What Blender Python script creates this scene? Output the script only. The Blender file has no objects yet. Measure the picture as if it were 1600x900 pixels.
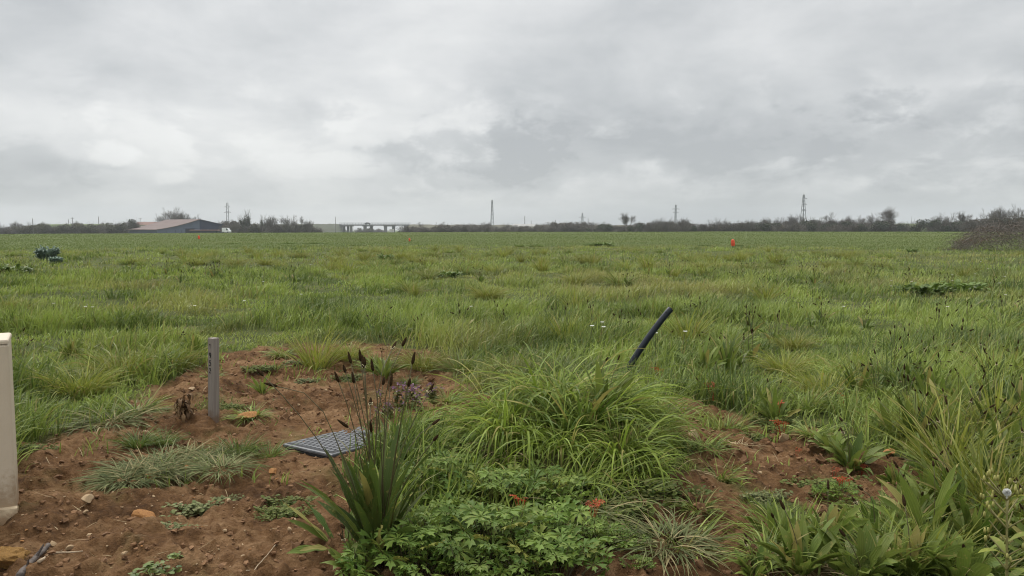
import bpy, math, random
import numpy as np
from mathutils import Vector, Matrix

rng = np.random.default_rng(11)
random.seed(11)
S = bpy.context.scene
C = S.collection
PI = math.pi

# ------------------------------------------------------------------ camera
H, F = 1.05, 1232.0
PITCH = math.atan(96 / F)
cam = bpy.data.objects.new('camera', bpy.data.cameras.new('camera'))
C.objects.link(cam)
cam.location = (0, 0, H)
cam.rotation_euler = (PI / 2 - PITCH, 0, 0)
cam.data.sensor_fit = 'HORIZONTAL'
cam.data.sensor_width = 36
cam.data.lens = 36 * F / 1600
cam.data.clip_start = 0.02
cam.data.clip_end = 9000
S.camera = cam
CP, SP = math.cos(PITCH), math.sin(PITCH)


def ray(px, py):
    a, b = (px - 800) / F, -(py - 450) / F
    return np.array([a, CP + b * SP, -SP + b * CP])


def flat(px, py):
    d = ray(px, py)
    t = -H / d[2]
    return d * t + np.array([0, 0, H])


def at(px, py, Y):
    d = ray(px, py)
    return d * (Y / d[1]) + np.array([0, 0, H])


# ------------------------------------------------------------------ noise
def _hash(ix, iy, seed):
    h = (ix.astype(np.int64) * 374761393 + iy.astype(np.int64) * 668265263 + seed * 1442695041) & 0xFFFFFFFF
    h = ((h ^ (h >> 13)) * 1274126177) & 0xFFFFFFFF
    h = ((h ^ (h >> 16)) * 2246822519) & 0xFFFFFFFF
    return ((h ^ (h >> 15)) & 0xFFFF) / 65535.0


def vnoise(x, y, seed=0):
    x = np.asarray(x, float); y = np.asarray(y, float)
    ix, iy = np.floor(x), np.floor(y)
    fx, fy = x - ix, y - iy
    fx = fx * fx * fx * (fx * (fx * 6 - 15) + 10); fy = fy * fy * fy * (fy * (fy * 6 - 15) + 10)
    a, b = _hash(ix, iy, seed), _hash(ix + 1, iy, seed)
    c, d = _hash(ix, iy + 1, seed), _hash(ix + 1, iy + 1, seed)
    return (a * (1 - fx) + b * fx) * (1 - fy) + (c * (1 - fx) + d * fx) * fy


def fbm(x, y, o=4, seed=0, g=0.5):
    s, a, t = 0, 1, 0
    x = np.asarray(x, float); y = np.asarray(y, float)
    for k in range(o):
        s = s + a * vnoise(x, y, seed + k * 17); t += a; a *= g
        x, y = x * 1.94 * .8 - y * 1.94 * .6 + 3.1, x * 1.94 * .6 + y * 1.94 * .8 - 1.7
    return s / t


def sstep(a, b, x):
    t = np.clip((x - a) / (b - a), 0, 1)
    return t * t * (3 - 2 * t)


# ------------------------------------------------------------------ terrain
SOIL = []
for px, py, rx, ry in [(60, 880, 430, 190), (330, 705, 300, 70), (560, 640, 220, 75), (490, 590, 250, 52), (330, 600, 90, 60),
                       (680, 640, 110, 40), (420, 850, 150, 110), (1140, 850, 130, 110), (1185, 715, 150, 62), (1010, 900, 200, 60),
                       (1300, 760, 120, 60), (1080, 655, 80, 25), (760, 960, 400, 80), (1380, 735, 60, 30), (1060, 990, 260, 120), (150, 1020, 700, 200)]:
    c = flat(px, py)
    n_, f_ = flat(px, py + ry), flat(px, max(py - ry, 470))
    SOIL.append((c[0], (n_[1] + f_[1]) / 2, rx * math.hypot(c[1], H) / F, (f_[1] - n_[1]) / 2))
MOUND = flat(865, 700)


def soil_mask(x, y):
    x = np.asarray(x, float); y = np.asarray(y, float)
    m = np.zeros(np.broadcast(x, y).shape)
    nz = (fbm(x / .45, y / .45, 4, 5) - .5) * 1.1
    for cx, cy, rx, ry in SOIL:
        d = np.sqrt(((x - cx) / rx) ** 2 + ((y - cy) / ry) ** 2)
        m = np.maximum(m, 1 - sstep(.75, 1.12, d + nz * .8))
    return m


LIDC = np.array([0.0, 0.0])


def height(x, y):
    x = np.asarray(x, float); y = np.asarray(y, float)
    r = np.sqrt(x * x + y * y)
    m = np.where(r < 12, soil_mask(x, y), 0)
    z = (fbm(x / 3.2, y / 3.2, 3, 40) - .5) * .16 * sstep(3, 12, r) * (1 - sstep(30, 60, r))
    z = z + (fbm(x / 1.1, y / 1.1, 2, 60) - .5) * .06 * (1 - sstep(20, 40, r))
    z = z + (fbm(x / 14, y / 14, 2, 90) - .5) * .10 * sstep(25, 60, r)
    z = z + .25 * np.exp(-(((x - MOUND[0]) / .50) ** 2 + ((y - MOUND[1]) / .55) ** 2))
    d = np.sqrt((x - LIDC[0]) ** 2 + (y - LIDC[1]) ** 2)
    q = m * (.35 + .65 * sstep(.3, .6, d)) * (1 - sstep(9, 12, r))
    z = z + q * ((fbm(x / .32, y / .32, 2, 7) - .5) * .08 + (np.abs(fbm(x / .11, y / .11, 2, 8) - .5) * 2 - .25) * -.055
                 + (fbm(x / .05, y / .05, 2, 9) - .5) * .040 + (vnoise(x / .022, y / .022, 10) - .5) * .018)
    z = z - 2.2 * sstep(150, 265, r) - 3.2 * sstep(265, 620, r)
    z = z + .0022 * np.clip(x, -200, 200) * sstep(30, 130, r)
    return z


def G(px, py):
    p = flat(px, py)
    for _ in range(6):
        z = float(height(p[0], p[1]))
        d = ray(px, py)
        t = (z - H) / d[2]
        p = d * t + np.array([0, 0, H])
    p[2] = float(height(p[0], p[1]))
    return p


_l = flat(540, 686)
LIDC = _l[:2].copy()


# ------------------------------------------------------------------ meshes
def mesh_np(name, V, polys, tint=None, mats=(), midx=None, smooth=False):
    me = bpy.data.meshes.new(name)
    V = np.asarray(V, np.float32)
    me.vertices.add(len(V)); me.vertices.foreach_set('co', V.ravel())
    loops, starts, tot = [], [], 0
    for P in polys:
        P = np.asarray(P, np.int32)
        if len(P) == 0: continue
        n, k = P.shape
        loops.append(P.ravel()); starts.append(np.arange(n, dtype=np.int32) * k + tot); tot += n * k
    loops = np.concatenate(loops); starts = np.concatenate(starts)
    me.loops.add(len(loops)); me.loops.foreach_set('vertex_index', loops)
    me.polygons.add(len(starts)); me.polygons.foreach_set('loop_start', starts)
    if midx is not None: me.polygons.foreach_set('material_index', np.asarray(midx, np.int32))
    me.polygons.foreach_set('use_smooth', np.full(len(starts), bool(smooth)))
    for m in mats: me.materials.append(m)
    if tint is not None:
        a = me.attributes.new('tint', 'FLOAT_COLOR', 'POINT')
        a.data.foreach_set('color', np.asarray(tint, np.float32).ravel())
    me.update(calc_edges=True)
    me.validate()
    return me


class MB:
    """collects pieces of one mesh"""
    def __init__(s):
        s.V, s.Q, s.T, s.tint, s.mq, s.mt, s.n = [], [], [], [], [], [], 0

    def add(s, V, Q=None, T=None, tint=None, mi=0):
        V = np.asarray(V, float).reshape(-1, 3)
        if Q is not None and len(Q): s.Q.append(np.asarray(Q) + s.n); s.mq.append(np.full(len(Q), mi))
        if T is not None and len(T): s.T.append(np.asarray(T) + s.n); s.mt.append(np.full(len(T), mi))
        if tint is None: tint = np.tile([.5, 0, .5, .5], (len(V), 1))
        s.V.append(V); s.tint.append(tint); s.n += len(V)
        return s

    def box(s, c, d, rz=0, mi=0, taper=1.0, bev=0):
        x, y, z = d[0] / 2, d[1] / 2, d[2] / 2
        P = []
        if bev > 0:   # rounded vertical edges and chamfered top
            def ring(x, y, b, zz):
                o = []
                for sx, sy, a0 in ((1, 1, 0), (-1, 1, PI / 2), (-1, -1, PI), (1, -1, 1.5 * PI)):
                    for k in range(4):
                        a = a0 + k * PI / 6
                        o.append((sx * (x - b) + b * math.cos(a), sy * (y - b) + b * math.sin(a), zz))
                return o
            R = [ring(x, y, bev, -z), ring(x, y, bev, z - bev), ring(x - bev * .3, y - bev * .3, bev * .9, z - bev * .3), ring(x - bev, y - bev, bev * .6, z)]
            n = 16
            V = [p for r in R for p in r]
            Q = [(i * n + k, i * n + (k + 1) % n, (i + 1) * n + (k + 1) % n, (i + 1) * n + k) for i in range(3) for k in range(n)]
            V += [(0, 0, z), (0, 0, -z)]
            T = [(3 * n + k, 3 * n + (k + 1) % n, 4 * n) for k in range(n)] + [((k + 1) % n, k, 4 * n + 1) for k in range(n)]
        else:
            V = [(sx * x * (taper if sz > 0 else 1), sy * y * (taper if sz > 0 else 1), sz * z) for sz in (-1, 1) for sx, sy in ((-1, -1), (1, -1), (1, 1), (-1, 1))]
            Q = [(0, 3, 2, 1), (4, 5, 6, 7), (0, 1, 5, 4), (1, 2, 6, 5), (2, 3, 7, 6), (3, 0, 4, 7)]
            T = []
        V = np.array(V)
        cz, sz_ = math.cos(rz), math.sin(rz)
        V = V @ np.array([[cz, sz_, 0], [-sz_, cz, 0], [0, 0, 1]]) + np.array(c)
        return s.add(V, Q, T, mi=mi)

    def segs(s, P0, P1, r0, r1, sides=3, mi=0, tint=None):
        """straight tapered sticks, all at once"""
        P0 = np.asarray(P0, float).reshape(-1, 3); P1 = np.asarray(P1, float).reshape(-1, 3)
        n = len(P0)
        if n == 0: return s
        r0 = np.broadcast_to(np.asarray(r0, float), (n,)); r1 = np.broadcast_to(np.asarray(r1, float), (n,))
        d = P1 - P0; d = d / (np.linalg.norm(d, axis=1, keepdims=True) + 1e-9)
        ref = np.where(np.abs(d[:, 2:3]) > .9, np.array([[1., 0, 0]]), np.array([[0, 0, 1.]]))
        u = np.cross(d, ref); u /= np.linalg.norm(u, axis=1, keepdims=True) + 1e-9
        v = np.cross(d, u)
        a = np.arange(sides) * 2 * PI / sides
        o = np.cos(a)[None, :, None] * u[:, None, :] + np.sin(a)[None, :, None] * v[:, None, :]
        A = P0[:, None] + o * r0[:, None, None]; B = P1[:, None] + o * r1[:, None, None]
        V = np.concatenate([A, B], 1).reshape(-1, 3)
        k = np.arange(sides)
        q = np.stack([k, k + sides, (k + 1) % sides + sides, (k + 1) % sides], 1)
        Q = (q[None] + (np.arange(n) * 2 * sides)[:, None, None]).reshape(-1, 4)
        if tint is not None: tint = np.repeat(np.asarray(tint, float).reshape(n, 4), 2 * sides, 0)
        return s.add(V, Q, tint=tint, mi=mi)

    def tube(s, pts, rad, sides=6, mi=0, cap=True, tint=None):
        pts = np.asarray(pts, float); n = len(pts)
        rad = np.broadcast_to(np.asarray(rad, float), (n,))
        tg = np.gradient(pts, axis=0); tg /= np.linalg.norm(tg, axis=1, keepdims=True) + 1e-9
        ref = np.array([1., 0, 0]) if abs(tg[0][2]) > .8 else np.array([0, 0, 1.])
        u = np.cross(tg, ref); u /= np.linalg.norm(u, axis=1, keepdims=True) + 1e-9
        v = np.cross(tg, u)
        a = np.arange(sides) * 2 * PI / sides
        V = (pts[:, None] + rad[:, None, None] * (np.cos(a)[None, :, None] * u[:, None] + np.sin(a)[None, :, None] * v[:, None])).reshape(-1, 3)
        Q = [(i * sides + k, (i + 1) * sides + k, (i + 1) * sides + (k + 1) % sides, i * sides + (k + 1) % sides) for i in range(n - 1) for k in range(sides)]
        T = []
        if cap:
            V = np.concatenate([V, pts[:1], pts[-1:]])
            T = [(k, (k + 1) % sides, n * sides) for k in range(sides)] + [((n - 1) * sides + (k + 1) % sides, (n - 1) * sides + k, n * sides + 1) for k in range(sides)]
        if tint is not None: tint = np.tile(tint, (len(V), 1))
        return s.add(V, Q, T, mi=mi, tint=tint)

    def poly_prism(s, pts, depth, mi=0, mis=None):
        """pts: outline in local XZ; extruded along +Y by depth"""
        n = len(pts)
        V = [(p[0], 0, p[1]) for p in pts] + [(p[0], depth, p[1]) for p in pts]
        c = np.mean(pts, axis=0)
        V += [(c[0], 0, c[1]), (c[0], depth, c[1])]
        Q = [(k, (k + 1) % n, n + (k + 1) % n, n + k) for k in range(n)]
        T = [((k + 1) % n, k, 2 * n) for k in range(n)] + [(n + k, n + (k + 1) % n, 2 * n + 1) for k in range(n)]
        return s.add(V, Q, T, mi=mi)

    def mesh(s, name, mats, smooth=False):
        Q = np.concatenate(s.Q) if s.Q else np.zeros((0, 4), int)
        T = np.concatenate(s.T) if s.T else np.zeros((0, 3), int)
        mi = np.concatenate([np.concatenate(a) for a in (s.mq, s.mt) if a])
        return mesh_np(name, np.concatenate(s.V), [Q, T], np.concatenate(s.tint), mats if isinstance(mats, (list, tuple)) else [mats], mi, smooth)

    def build(s, name, mats, parent=None, smooth=False):
        return link(name, s.mesh(name, mats, smooth), parent)


def link(name, me, parent=None):
    o = bpy.data.objects.new(name, me); C.objects.link(o)
    if parent is not None: o.parent = parent
    return o


def tag(o, label=None, cat=None, group=None, kind=None):
    if label: o['label'] = label
    if cat: o['category'] = cat
    if group: o['group'] = group
    if kind: o['kind'] = kind
    return o


def thing(name, label, cat, loc=(0, 0, 0), rz=0, group=None):
    o = bpy.data.objects.new(name, None); C.objects.link(o)
    o.empty_display_size = .1
    o.location = loc; o.rotation_euler = (0, 0, rz)
    return tag(o, label, cat, group)


USED = set()


def _tree(o, parent):
    c = o.copy(); C.objects.link(c)
    if parent is not None: c.parent = parent
    for ch in KIDS.get(o.name, [c_ for c_ in o.children]): _tree(ch, c)
    return c


KIDS = {}


def place(proto, loc, rz=0, sc=1.0, label=None, group=None, cat=None, tilt=(0, 0)):
    o = proto
    if proto.name in USED: o = _tree(proto, None)
    USED.add(proto.name)
    o.location = loc; o.rotation_euler = (tilt[0], tilt[1], rz)
    o.scale = (sc, sc, sc) if not isinstance(sc, (tuple, list)) else sc
    if 'label' in o and label is None: pass
    return tag(o, label, cat, group)


# ------------------------------------------------------------------ materials
def nodes(name):
    m = bpy.data.materials.new(name); m.use_nodes = True
    nt = m.node_tree; nt.nodes.clear()
    return m, nt, (lambda t, **k: _mk(nt, t, **k)), nt.links.new


def _mk(nt, t, **k):
    n = nt.nodes.new(t)
    for a, v in k.items():
        if a.startswith('i_'):
            n.inputs[a[2:].replace('_', ' ')].default_value = v
        else: setattr(n, a, v)
    return n


def ramp(N, stops):
    r = N('ShaderNodeValToRGB'); e = r.color_ramp.elements
    while len(e) < len(stops): e.new(.5)
    for q, (p, c) in zip(e, stops): q.position = p; q.color = (*c, 1) if len(c) == 3 else c
    return r


def solid(name, c1, c2=None, rough=.7, scale=8, bump=0.0, bscale=60, spec=.4, metal=0, detail=6, coord='Object'):
    m, nt, N, L = nodes(name)
    out = N('ShaderNodeOutputMaterial'); b = N('ShaderNodeBsdfPrincipled')
    b.inputs['Roughness'].default_value = rough; b.inputs['Metallic'].default_value = metal
    b.inputs['Specular IOR Level'].default_value = spec
    L(b.outputs[0], out.inputs[0])
    tc = N('ShaderNodeTexCoord')
    nz = N('ShaderNodeTexNoise', i_Scale=scale, i_Detail=detail, i_Roughness=.62)
    L(tc.outputs[coord], nz.inputs['Vector'])
    r = ramp(N, [(.3, c1), (.7, c2 or c1)]); L(nz.outputs[0], r.inputs[0]); L(r.outputs[0], b.inputs['Base Color'])
    if bump:
        n2 = N('ShaderNodeTexNoise', i_Scale=bscale, i_Detail=5.0); L(tc.outputs[coord], n2.inputs['Vector'])
        bp = N('ShaderNodeBump', i_Strength=bump, i_Distance=.01); L(n2.outputs[0], bp.inputs['Height']); L(bp.outputs[0], b.inputs['Normal'])
    return m


def leafy(name, dark, light, dry, trans=.3, rough=.5, veins=0.0, spec=.35):
    """tint attribute: R per-leaf variation, G amount of dry/old colour, B along, A across"""
    m, nt, N, L = nodes(name)
    out = N('ShaderNodeOutputMaterial'); b = N('ShaderNodeBsdfPrincipled')
    b.inputs['Roughness'].default_value = rough; b.inputs['Specular IOR Level'].default_value = spec
    a = N('ShaderNodeAttribute', attribute_name='tint'); sp = N('ShaderNodeSeparateColor'); L(a.outputs['Color'], sp.inputs[0])
    r = ramp(N, [(0, dark), (1, light)]); L(sp.outputs[0], r.inputs[0])
    oi = N('ShaderNodeObjectInfo')
    hs = N('ShaderNodeHueSaturation')
    mr = N('ShaderNodeMapRange'); mr.inputs['To Min'].default_value = .8; mr.inputs['To Max'].default_value = 1.2
    L(oi.outputs['Random'], mr.inputs['Value']); L(mr.outputs[0], hs.inputs['Value'])
    L(r.outputs[0], hs.inputs['Color'])
    mx = N('ShaderNodeMix', data_type='RGBA'); L(sp.outputs[1], mx.inputs['Factor']); L(hs.outputs[0], mx.inputs['A']); mx.inputs['B'].default_value = (*dry, 1)
    col = mx.outputs['Result']
    if veins:
        mt = N('ShaderNodeMath', operation='MULTIPLY'); mt.inputs[1].default_value = 34.0; L(a.outputs['Alpha'], mt.inputs[0])
        sn = N('ShaderNodeMath', operation='SINE'); L(mt.outputs[0], sn.inputs[0])
        bp = N('ShaderNodeBump', i_Strength=veins, i_Distance=.004); L(sn.outputs[0], bp.inputs['Height']); L(bp.outputs[0], b.inputs['Normal'])
        mv = N('ShaderNodeMapRange'); mv.inputs['From Min'].default_value = .6; mv.inputs['To Min'].default_value = 0; mv.inputs['To Max'].default_value = .22
        L(sn.outputs[0], mv.inputs['Value'])
        m2 = N('ShaderNodeMix', data_type='RGBA'); L(mv.outputs[0], m2.inputs['Factor']); L(col, m2.inputs['A']); m2.inputs['B'].default_value = (*[x * 1.25 for x in light], 1)
        col = m2.outputs['Result']
    # brown specks and blemishes
    tcx = N('ShaderNodeTexCoord'); sn_ = N('ShaderNodeTexNoise', i_Scale=70.0, i_Detail=3.0); L(tcx.outputs['Object'], sn_.inputs['Vector'])
    sm = N('ShaderNodeMapRange', interpolation_type='SMOOTHSTEP'); L(sn_.outputs[0], sm.inputs['Value'])
    for k_, v_ in zip(('From Min', 'From Max', 'To Min', 'To Max'), (.60, .70, 0, .55)): sm.inputs[k_].default_value = v_
    m3 = N('ShaderNodeMix', data_type='RGBA'); L(sm.outputs[0], m3.inputs['Factor']); L(col, m3.inputs['A']); m3.inputs['B'].default_value = (*dry, 1)
    col = m3.outputs['Result']
    L(col, b.inputs['Base Color'])
    t = N('ShaderNodeBsdfTranslucent'); L(col, t.inputs[0])
    ms = N('ShaderNodeMixShader'); ms.inputs[0].default_value = trans
    L(b.outputs[0], ms.inputs[1]); L(t.outputs[0], ms.inputs[2]); L(ms.outputs[0], out.inputs[0])
    return m


M = {}
M['grass'] = leafy('meadow_grass', (.064, .108, .016), (.265, .34, .062), (.36, .29, .11), .35)
M['crop'] = leafy('crop_grass', (.115, .155, .036), (.15, .195, .05), (.20, .19, .07), .3)
M['yellow'] = leafy('yellow_green_grass', (.12, .155, .018), (.29, .315, .05), (.38, .30, .11), .35)
M['arch'] = leafy('arching_grass', (.075, .13, .012), (.27, .355, .050), (.38, .33, .11), .4, rough=.5, spec=.25)
M['grey'] = leafy('grey_green_grass', (.075, .10, .035), (.19, .215, .085), (.34, .28, .14), .25, rough=.65, spec=.15)
M['deep'] = leafy('deep_green_leaf', (.05, .095, .014), (.15, .22, .04), (.28, .22, .07), .3)
M['plantain'] = leafy('plantain_leaf', (.05, .095, .012), (.18, .245, .045), (.32, .27, .08), .3, rough=.48, veins=.25, spec=.28)
M['darkplantain'] = leafy('dark_plantain_leaf', (.03, .062, .010), (.10, .155, .03), (.28, .24, .07), .28, rough=.48, veins=.25, spec=.28)
M['geranium'] = leafy('cut_leaf', (.055, .115, .016), (.18, .265, .05), (.25, .22, .05), .3, rough=.55, spec=.2)
M['red'] = leafy('red_leaf', (.30, .05, .02), (.52, .10, .04), (.40, .18, .06), .3)
M['moss'] = leafy('mat_leaf', (.05, .08, .016), (.14, .17, .04), (.20, .15, .06), .25, rough=.65, spec=.15)
M['blue'] = leafy('blue_green_leaf', (.12, .18, .135), (.20, .27, .21), (.1, .13, .08), .2)
M['purple'] = leafy('purple_petal', (.15, .07, .12), (.27, .16, .24), (.3, .15, .2), .3)
M['stalk'] = solid('flower_stalk', (.05, .045, .016), (.10, .08, .03), .6, 40)
M['head'] = solid('seed_head', (.025, .015, .007), (.06, .037, .018), .95, 200, .6, 500, .05)
M['pollen'] = solid('pollen_ring', (.55, .45, .25), (.65, .58, .38), .9, 100)
M['white'] = solid('white_petal', (.75, .75, .72), (.85, .85, .82), .7, 60)
M['dead'] = leafy('dead_leaf', (.07, .035, .015), (.18, .10, .045), (.24, .16, .08), .15, rough=.8)
M['straw'] = leafy('straw', (.25, .18, .09), (.42, .33, .18), (.4, .3, .15), .2, rough=.7)
M['ever'] = leafy('evergreen_leaf', (.018, .028, .014), (.06, .075, .04), (.09, .08, .05), .1, rough=.7)
M['brownleaf'] = leafy('winter_shrub_leaf', (.04, .034, .026), (.12, .10, .078), (.16, .14, .10), .1, rough=.8)
M['olive'] = leafy('olive_shrub_leaf', (.04, .043, .022), (.10, .10, .055), (.14, .12, .07), .1, rough=.8)
M['bark'] = solid('grey_bark', (.075, .065, .055), (.16, .145, .125), .9, 6, .3, 20)
M['ivy'] = leafy('ivy_leaf', (.025, .034, .017), (.075, .085, .045), (.09, .09, .05), .1, rough=.7)
M['bramble'] = leafy('bramble_stem', (.075, .062, .052), (.20, .17, .145), (.27, .23, .19), .05, rough=.8)
M['brambleleaf'] = leafy('bramble_leaf', (.06, .052, .042), (.15, .125, .10), (.16, .08, .05), .15, rough=.7)
M['stone'] = solid('pale_stone', (.30, .19, .10), (.52, .38, .22), .85, 25, .5, 120, coord='Object')
M['ochre'] = solid('ochre_stone', (.28, .115, .035), (.50, .25, .08), .85, 12, .6, 90)
M['clod'] = solid('ochre_clod', (.30, .15, .04), (.55, .31, .09), .95, 22, 1.0, 70)
M['soilclod'] = solid('soil_crumb', (.10, .05, .021), (.26, .14, .065), .95, 40, .6, 140)
M['cabinet'] = solid('cream_cabinet', (.49, .41, .305), (.55, .465, .355), .55, 3, .12, 160, .4)
M['mortar'] = solid('cream_mortar', (.40, .31, .19), (.55, .44, .30), .9, 9, .6, 60)
M['plastic'] = solid('black_plastic', (.010, .010, .011), (.02, .02, .021), .55, 30, .15, 200, .25)
M['plastic_pad'] = solid('sheen_plastic', (.048, .05, .055), (.105, .108, .116), .44, 18, .2, 180, .6)  # paler than the black plastic: sky reflection put into the base colour
M['conduit'] = solid('blue_black_conduit', (.005, .008, .014), (.009, .014, .024), .36, 20, .05, 90, .35)
M['hole'] = solid('dark_bore', (.004, .004, .004), None, .9)  # near-black colour stands for the shade inside slot and pipe mouth
M['wood'] = None
M['ink'] = solid('black_ink', (.012, .012, .012), None, .8)
M['orange'] = solid('orange_paint', (.62, .07, .025), (.72, .10, .035), .6, 20)
M['roof'] = solid('red_brown_roofing', (.11, .078, .068), (.155, .11, .098), .85, .25, .3, 2)
M['tile'] = solid('red_roof_tile', (.17, .10, .08), (.22, .13, .105), .85, .6)
M['clad'] = solid('blue_grey_cladding', (.07, .092, .14), (.10, .125, .18), .6, .4)
M['navy'] = solid('navy_cladding', (.012, .016, .05), (.02, .026, .065), .6, .4)
M['dark'] = solid('dark_opening', (.012, .014, .025), None, .8)  # near-black colour stands in for the shade inside the barn openings
M['render'] = solid('pale_render', (.55, .52, .46), (.62, .59, .53), .8, 1)
M['vanwhite'] = solid('white_paint', (.72, .73, .74), (.78, .78, .78), .35, 1)
M['glass'] = solid('dark_glass', (.02, .025, .03), None, .08, spec=.8)
M['tyre'] = solid('rubber', (.02, .02, .02), None, .8)
M['concrete'] = solid('bridge_concrete', (.09, .09, .09), (.15, .15, .145), .85, .3)
M['palecon'] = solid('pale_concrete', (.40, .39, .37), (.48, .47, .45), .85, .3)
M['steel'] = solid('galvanised_steel', (.12, .13, .14), (.18, .19, .20), .5, .5, metal=.3)
M['polewood'] = solid('pole_wood', (.10, .09, .08), (.16, .145, .13), .9, 2)
M['stick'] = solid('dry_stick', (.30, .22, .14), (.48, .38, .26), .85, 30, .5, 120)
M['branch'] = solid('dark_branch', (.06, .05, .045), (.17, .14, .12), .9, 25, .8, 90)


def wood():
    m, nt, N, L = nodes('weathered_wood')
    out = N('ShaderNodeOutputMaterial'); b = N('ShaderNodeBsdfPrincipled'); L(b.outputs[0], out.inputs[0])
    b.inputs['Roughness'].default_value = .85
    tc = N('ShaderNodeTexCoord'); mp = N('ShaderNodeMapping'); mp.inputs['Scale'].default_value = (90, 90, 4); L(tc.outputs['Object'], mp.inputs[0])
    nz = N('ShaderNodeTexNoise', i_Scale=1.0, i_Detail=6.0, i_Roughness=.65); L(mp.outputs[0], nz.inputs['Vector'])
    r = ramp(N, [(.28, (.15, .125, .105)), (.5, (.21, .18, .155)), (.75, (.27, .24, .205))]); L(nz.outputs[0], r.inputs[0]); L(r.outputs[0], b.inputs['Base Color'])
    bp = N('ShaderNodeBump', i_Strength=.5, i_Distance=.004); L(nz.outputs[0], bp.inputs['Height']); L(bp.outputs[0], b.inputs['Normal'])
    return m


M['wood'] = wood()


def ground_mat():
    m, nt, N, L = nodes('ground')
    out = N('ShaderNodeOutputMaterial'); b = N('ShaderNodeBsdfPrincipled'); L(b.outputs[0], out.inputs[0])
    b.inputs['Roughness'].default_value = .95; b.inputs['Specular IOR Level'].default_value = .15
    tc = N('ShaderNodeTexCoord'); a = N('ShaderNodeAttribute', attribute_name='tint')
    sp = N('ShaderNodeSeparateColor'); L(a.outputs['Color'], sp.inputs[0])
    def nz(sc, d=6.0, ro=.6):
        n = N('ShaderNodeTexNoise', i_Scale=sc, i_Detail=d, i_Roughness=ro); L(tc.outputs['Object'], n.inputs['Vector']); return n
    n1, n2, n3 = nz(2.6), nz(24, 8, .7), nz(150, 4)
    soil = ramp(N, [(.25, (.064, .031, .013)), (.5, (.168, .088, .038)), (.75, (.31, .185, .092))])
    ad = N('ShaderNodeMath', operation='ADD'); L(n1.outputs[0], ad.inputs[0])
    ml = N('ShaderNodeMath', operation='MULTIPLY_ADD'); L(n2.outputs[0], ml.inputs[0]); ml.inputs[1].default_value = .9; ml.inputs[2].default_value = -.45
    L(ml.outputs[0], ad.inputs[1]); L(ad.outputs[0], soil.inputs[0])
    alg = nz(1.7, 7, .65); am = N('ShaderNodeMapRange', interpolation_type='SMOOTHSTEP'); L(alg.outputs[0], am.inputs['Value'])
    for k_, v_ in zip(('From Min', 'From Max', 'To Min', 'To Max'), (.52, .66, 0, .55)): am.inputs[k_].default_value = v_
    film = N('ShaderNodeMix', data_type='RGBA'); L(am.outputs[0], film.inputs['Factor']); L(soil.outputs[0], film.inputs['A']); film.inputs['B'].default_value = (.14, .115, .04, 1)
    turf = ramp(N, [(.3, (.05, .055, .016)), (.55, (.08, .10, .025)), (.75, (.14, .115, .045))]); L(ad.outputs[0], turf.inputs[0])
    # crop rows: faint wheel-track streaks and gentle mottling
    nf = nz(.05, 5); nf2 = nz(1.4, 8, .7)
    fa = N('ShaderNodeMath', operation='ADD'); L(nf.outputs[0], fa.inputs[0])
    fm = N('ShaderNodeMath', operation='MULTIPLY_ADD'); L(nf2.outputs[0], fm.inputs[0]); fm.inputs[1].default_value = .6; fm.inputs[2].default_value = -.3
    L(fm.outputs[0], fa.inputs[1])
    crop = ramp(N, [(.3, (.075, .095, .026)), (.5, (.092, .116, .033)), (.72, (.115, .138, .042))]); L(fa.outputs[0], crop.inputs[0])
    m1 = N('ShaderNodeMix', data_type='RGBA'); L(sp.outputs[0], m1.inputs['Factor']); L(turf.outputs[0], m1.inputs['A']); L(film.outputs['Result'], m1.inputs['B'])
    m2 = N('ShaderNodeMix', data_type='RGBA'); L(sp.outputs[1], m2.inputs['Factor']); L(m1.outputs['Result'], m2.inputs['A']); L(crop.outputs[0], m2.inputs['B'])
    L(m2.outputs['Result'], b.inputs['Base Color'])
    hh = N('ShaderNodeMath', operation='MULTIPLY_ADD'); L(n3.outputs[0], hh.inputs[0]); hh.inputs[1].default_value = .35; L(n2.outputs[0], hh.inputs[2])
    bp = N('ShaderNodeBump', i_Strength=1.0, i_Distance=.035); L(hh.outputs[0], bp.inputs['Height']); L(bp.outputs[0], b.inputs['Normal'])
    return m


M['ground'] = ground_mat()


def bank_mat():
    m = solid('bank_scrub', (.085, .078, .05), (.15, .14, .095), .95, .12, .6, .6)
    return m


M['bank'] = bank_mat()
M['bankgreen'] = solid('bank_grass', (.065, .072, .045), (.10, .105, .07), .95, .15, .6, .6)
M['hillgreen'] = solid('hill_grass', (.10, .14, .05), (.14, .18, .065), .95, .05)


# ------------------------------------------------------------------ ground sheets
def field_r(th):          # where the rough meadow ends and the sown field begins
    return 40 + 5 * (fbm(th * 6 + 9, th * 0, 3, 77) - .5) * 2


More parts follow.
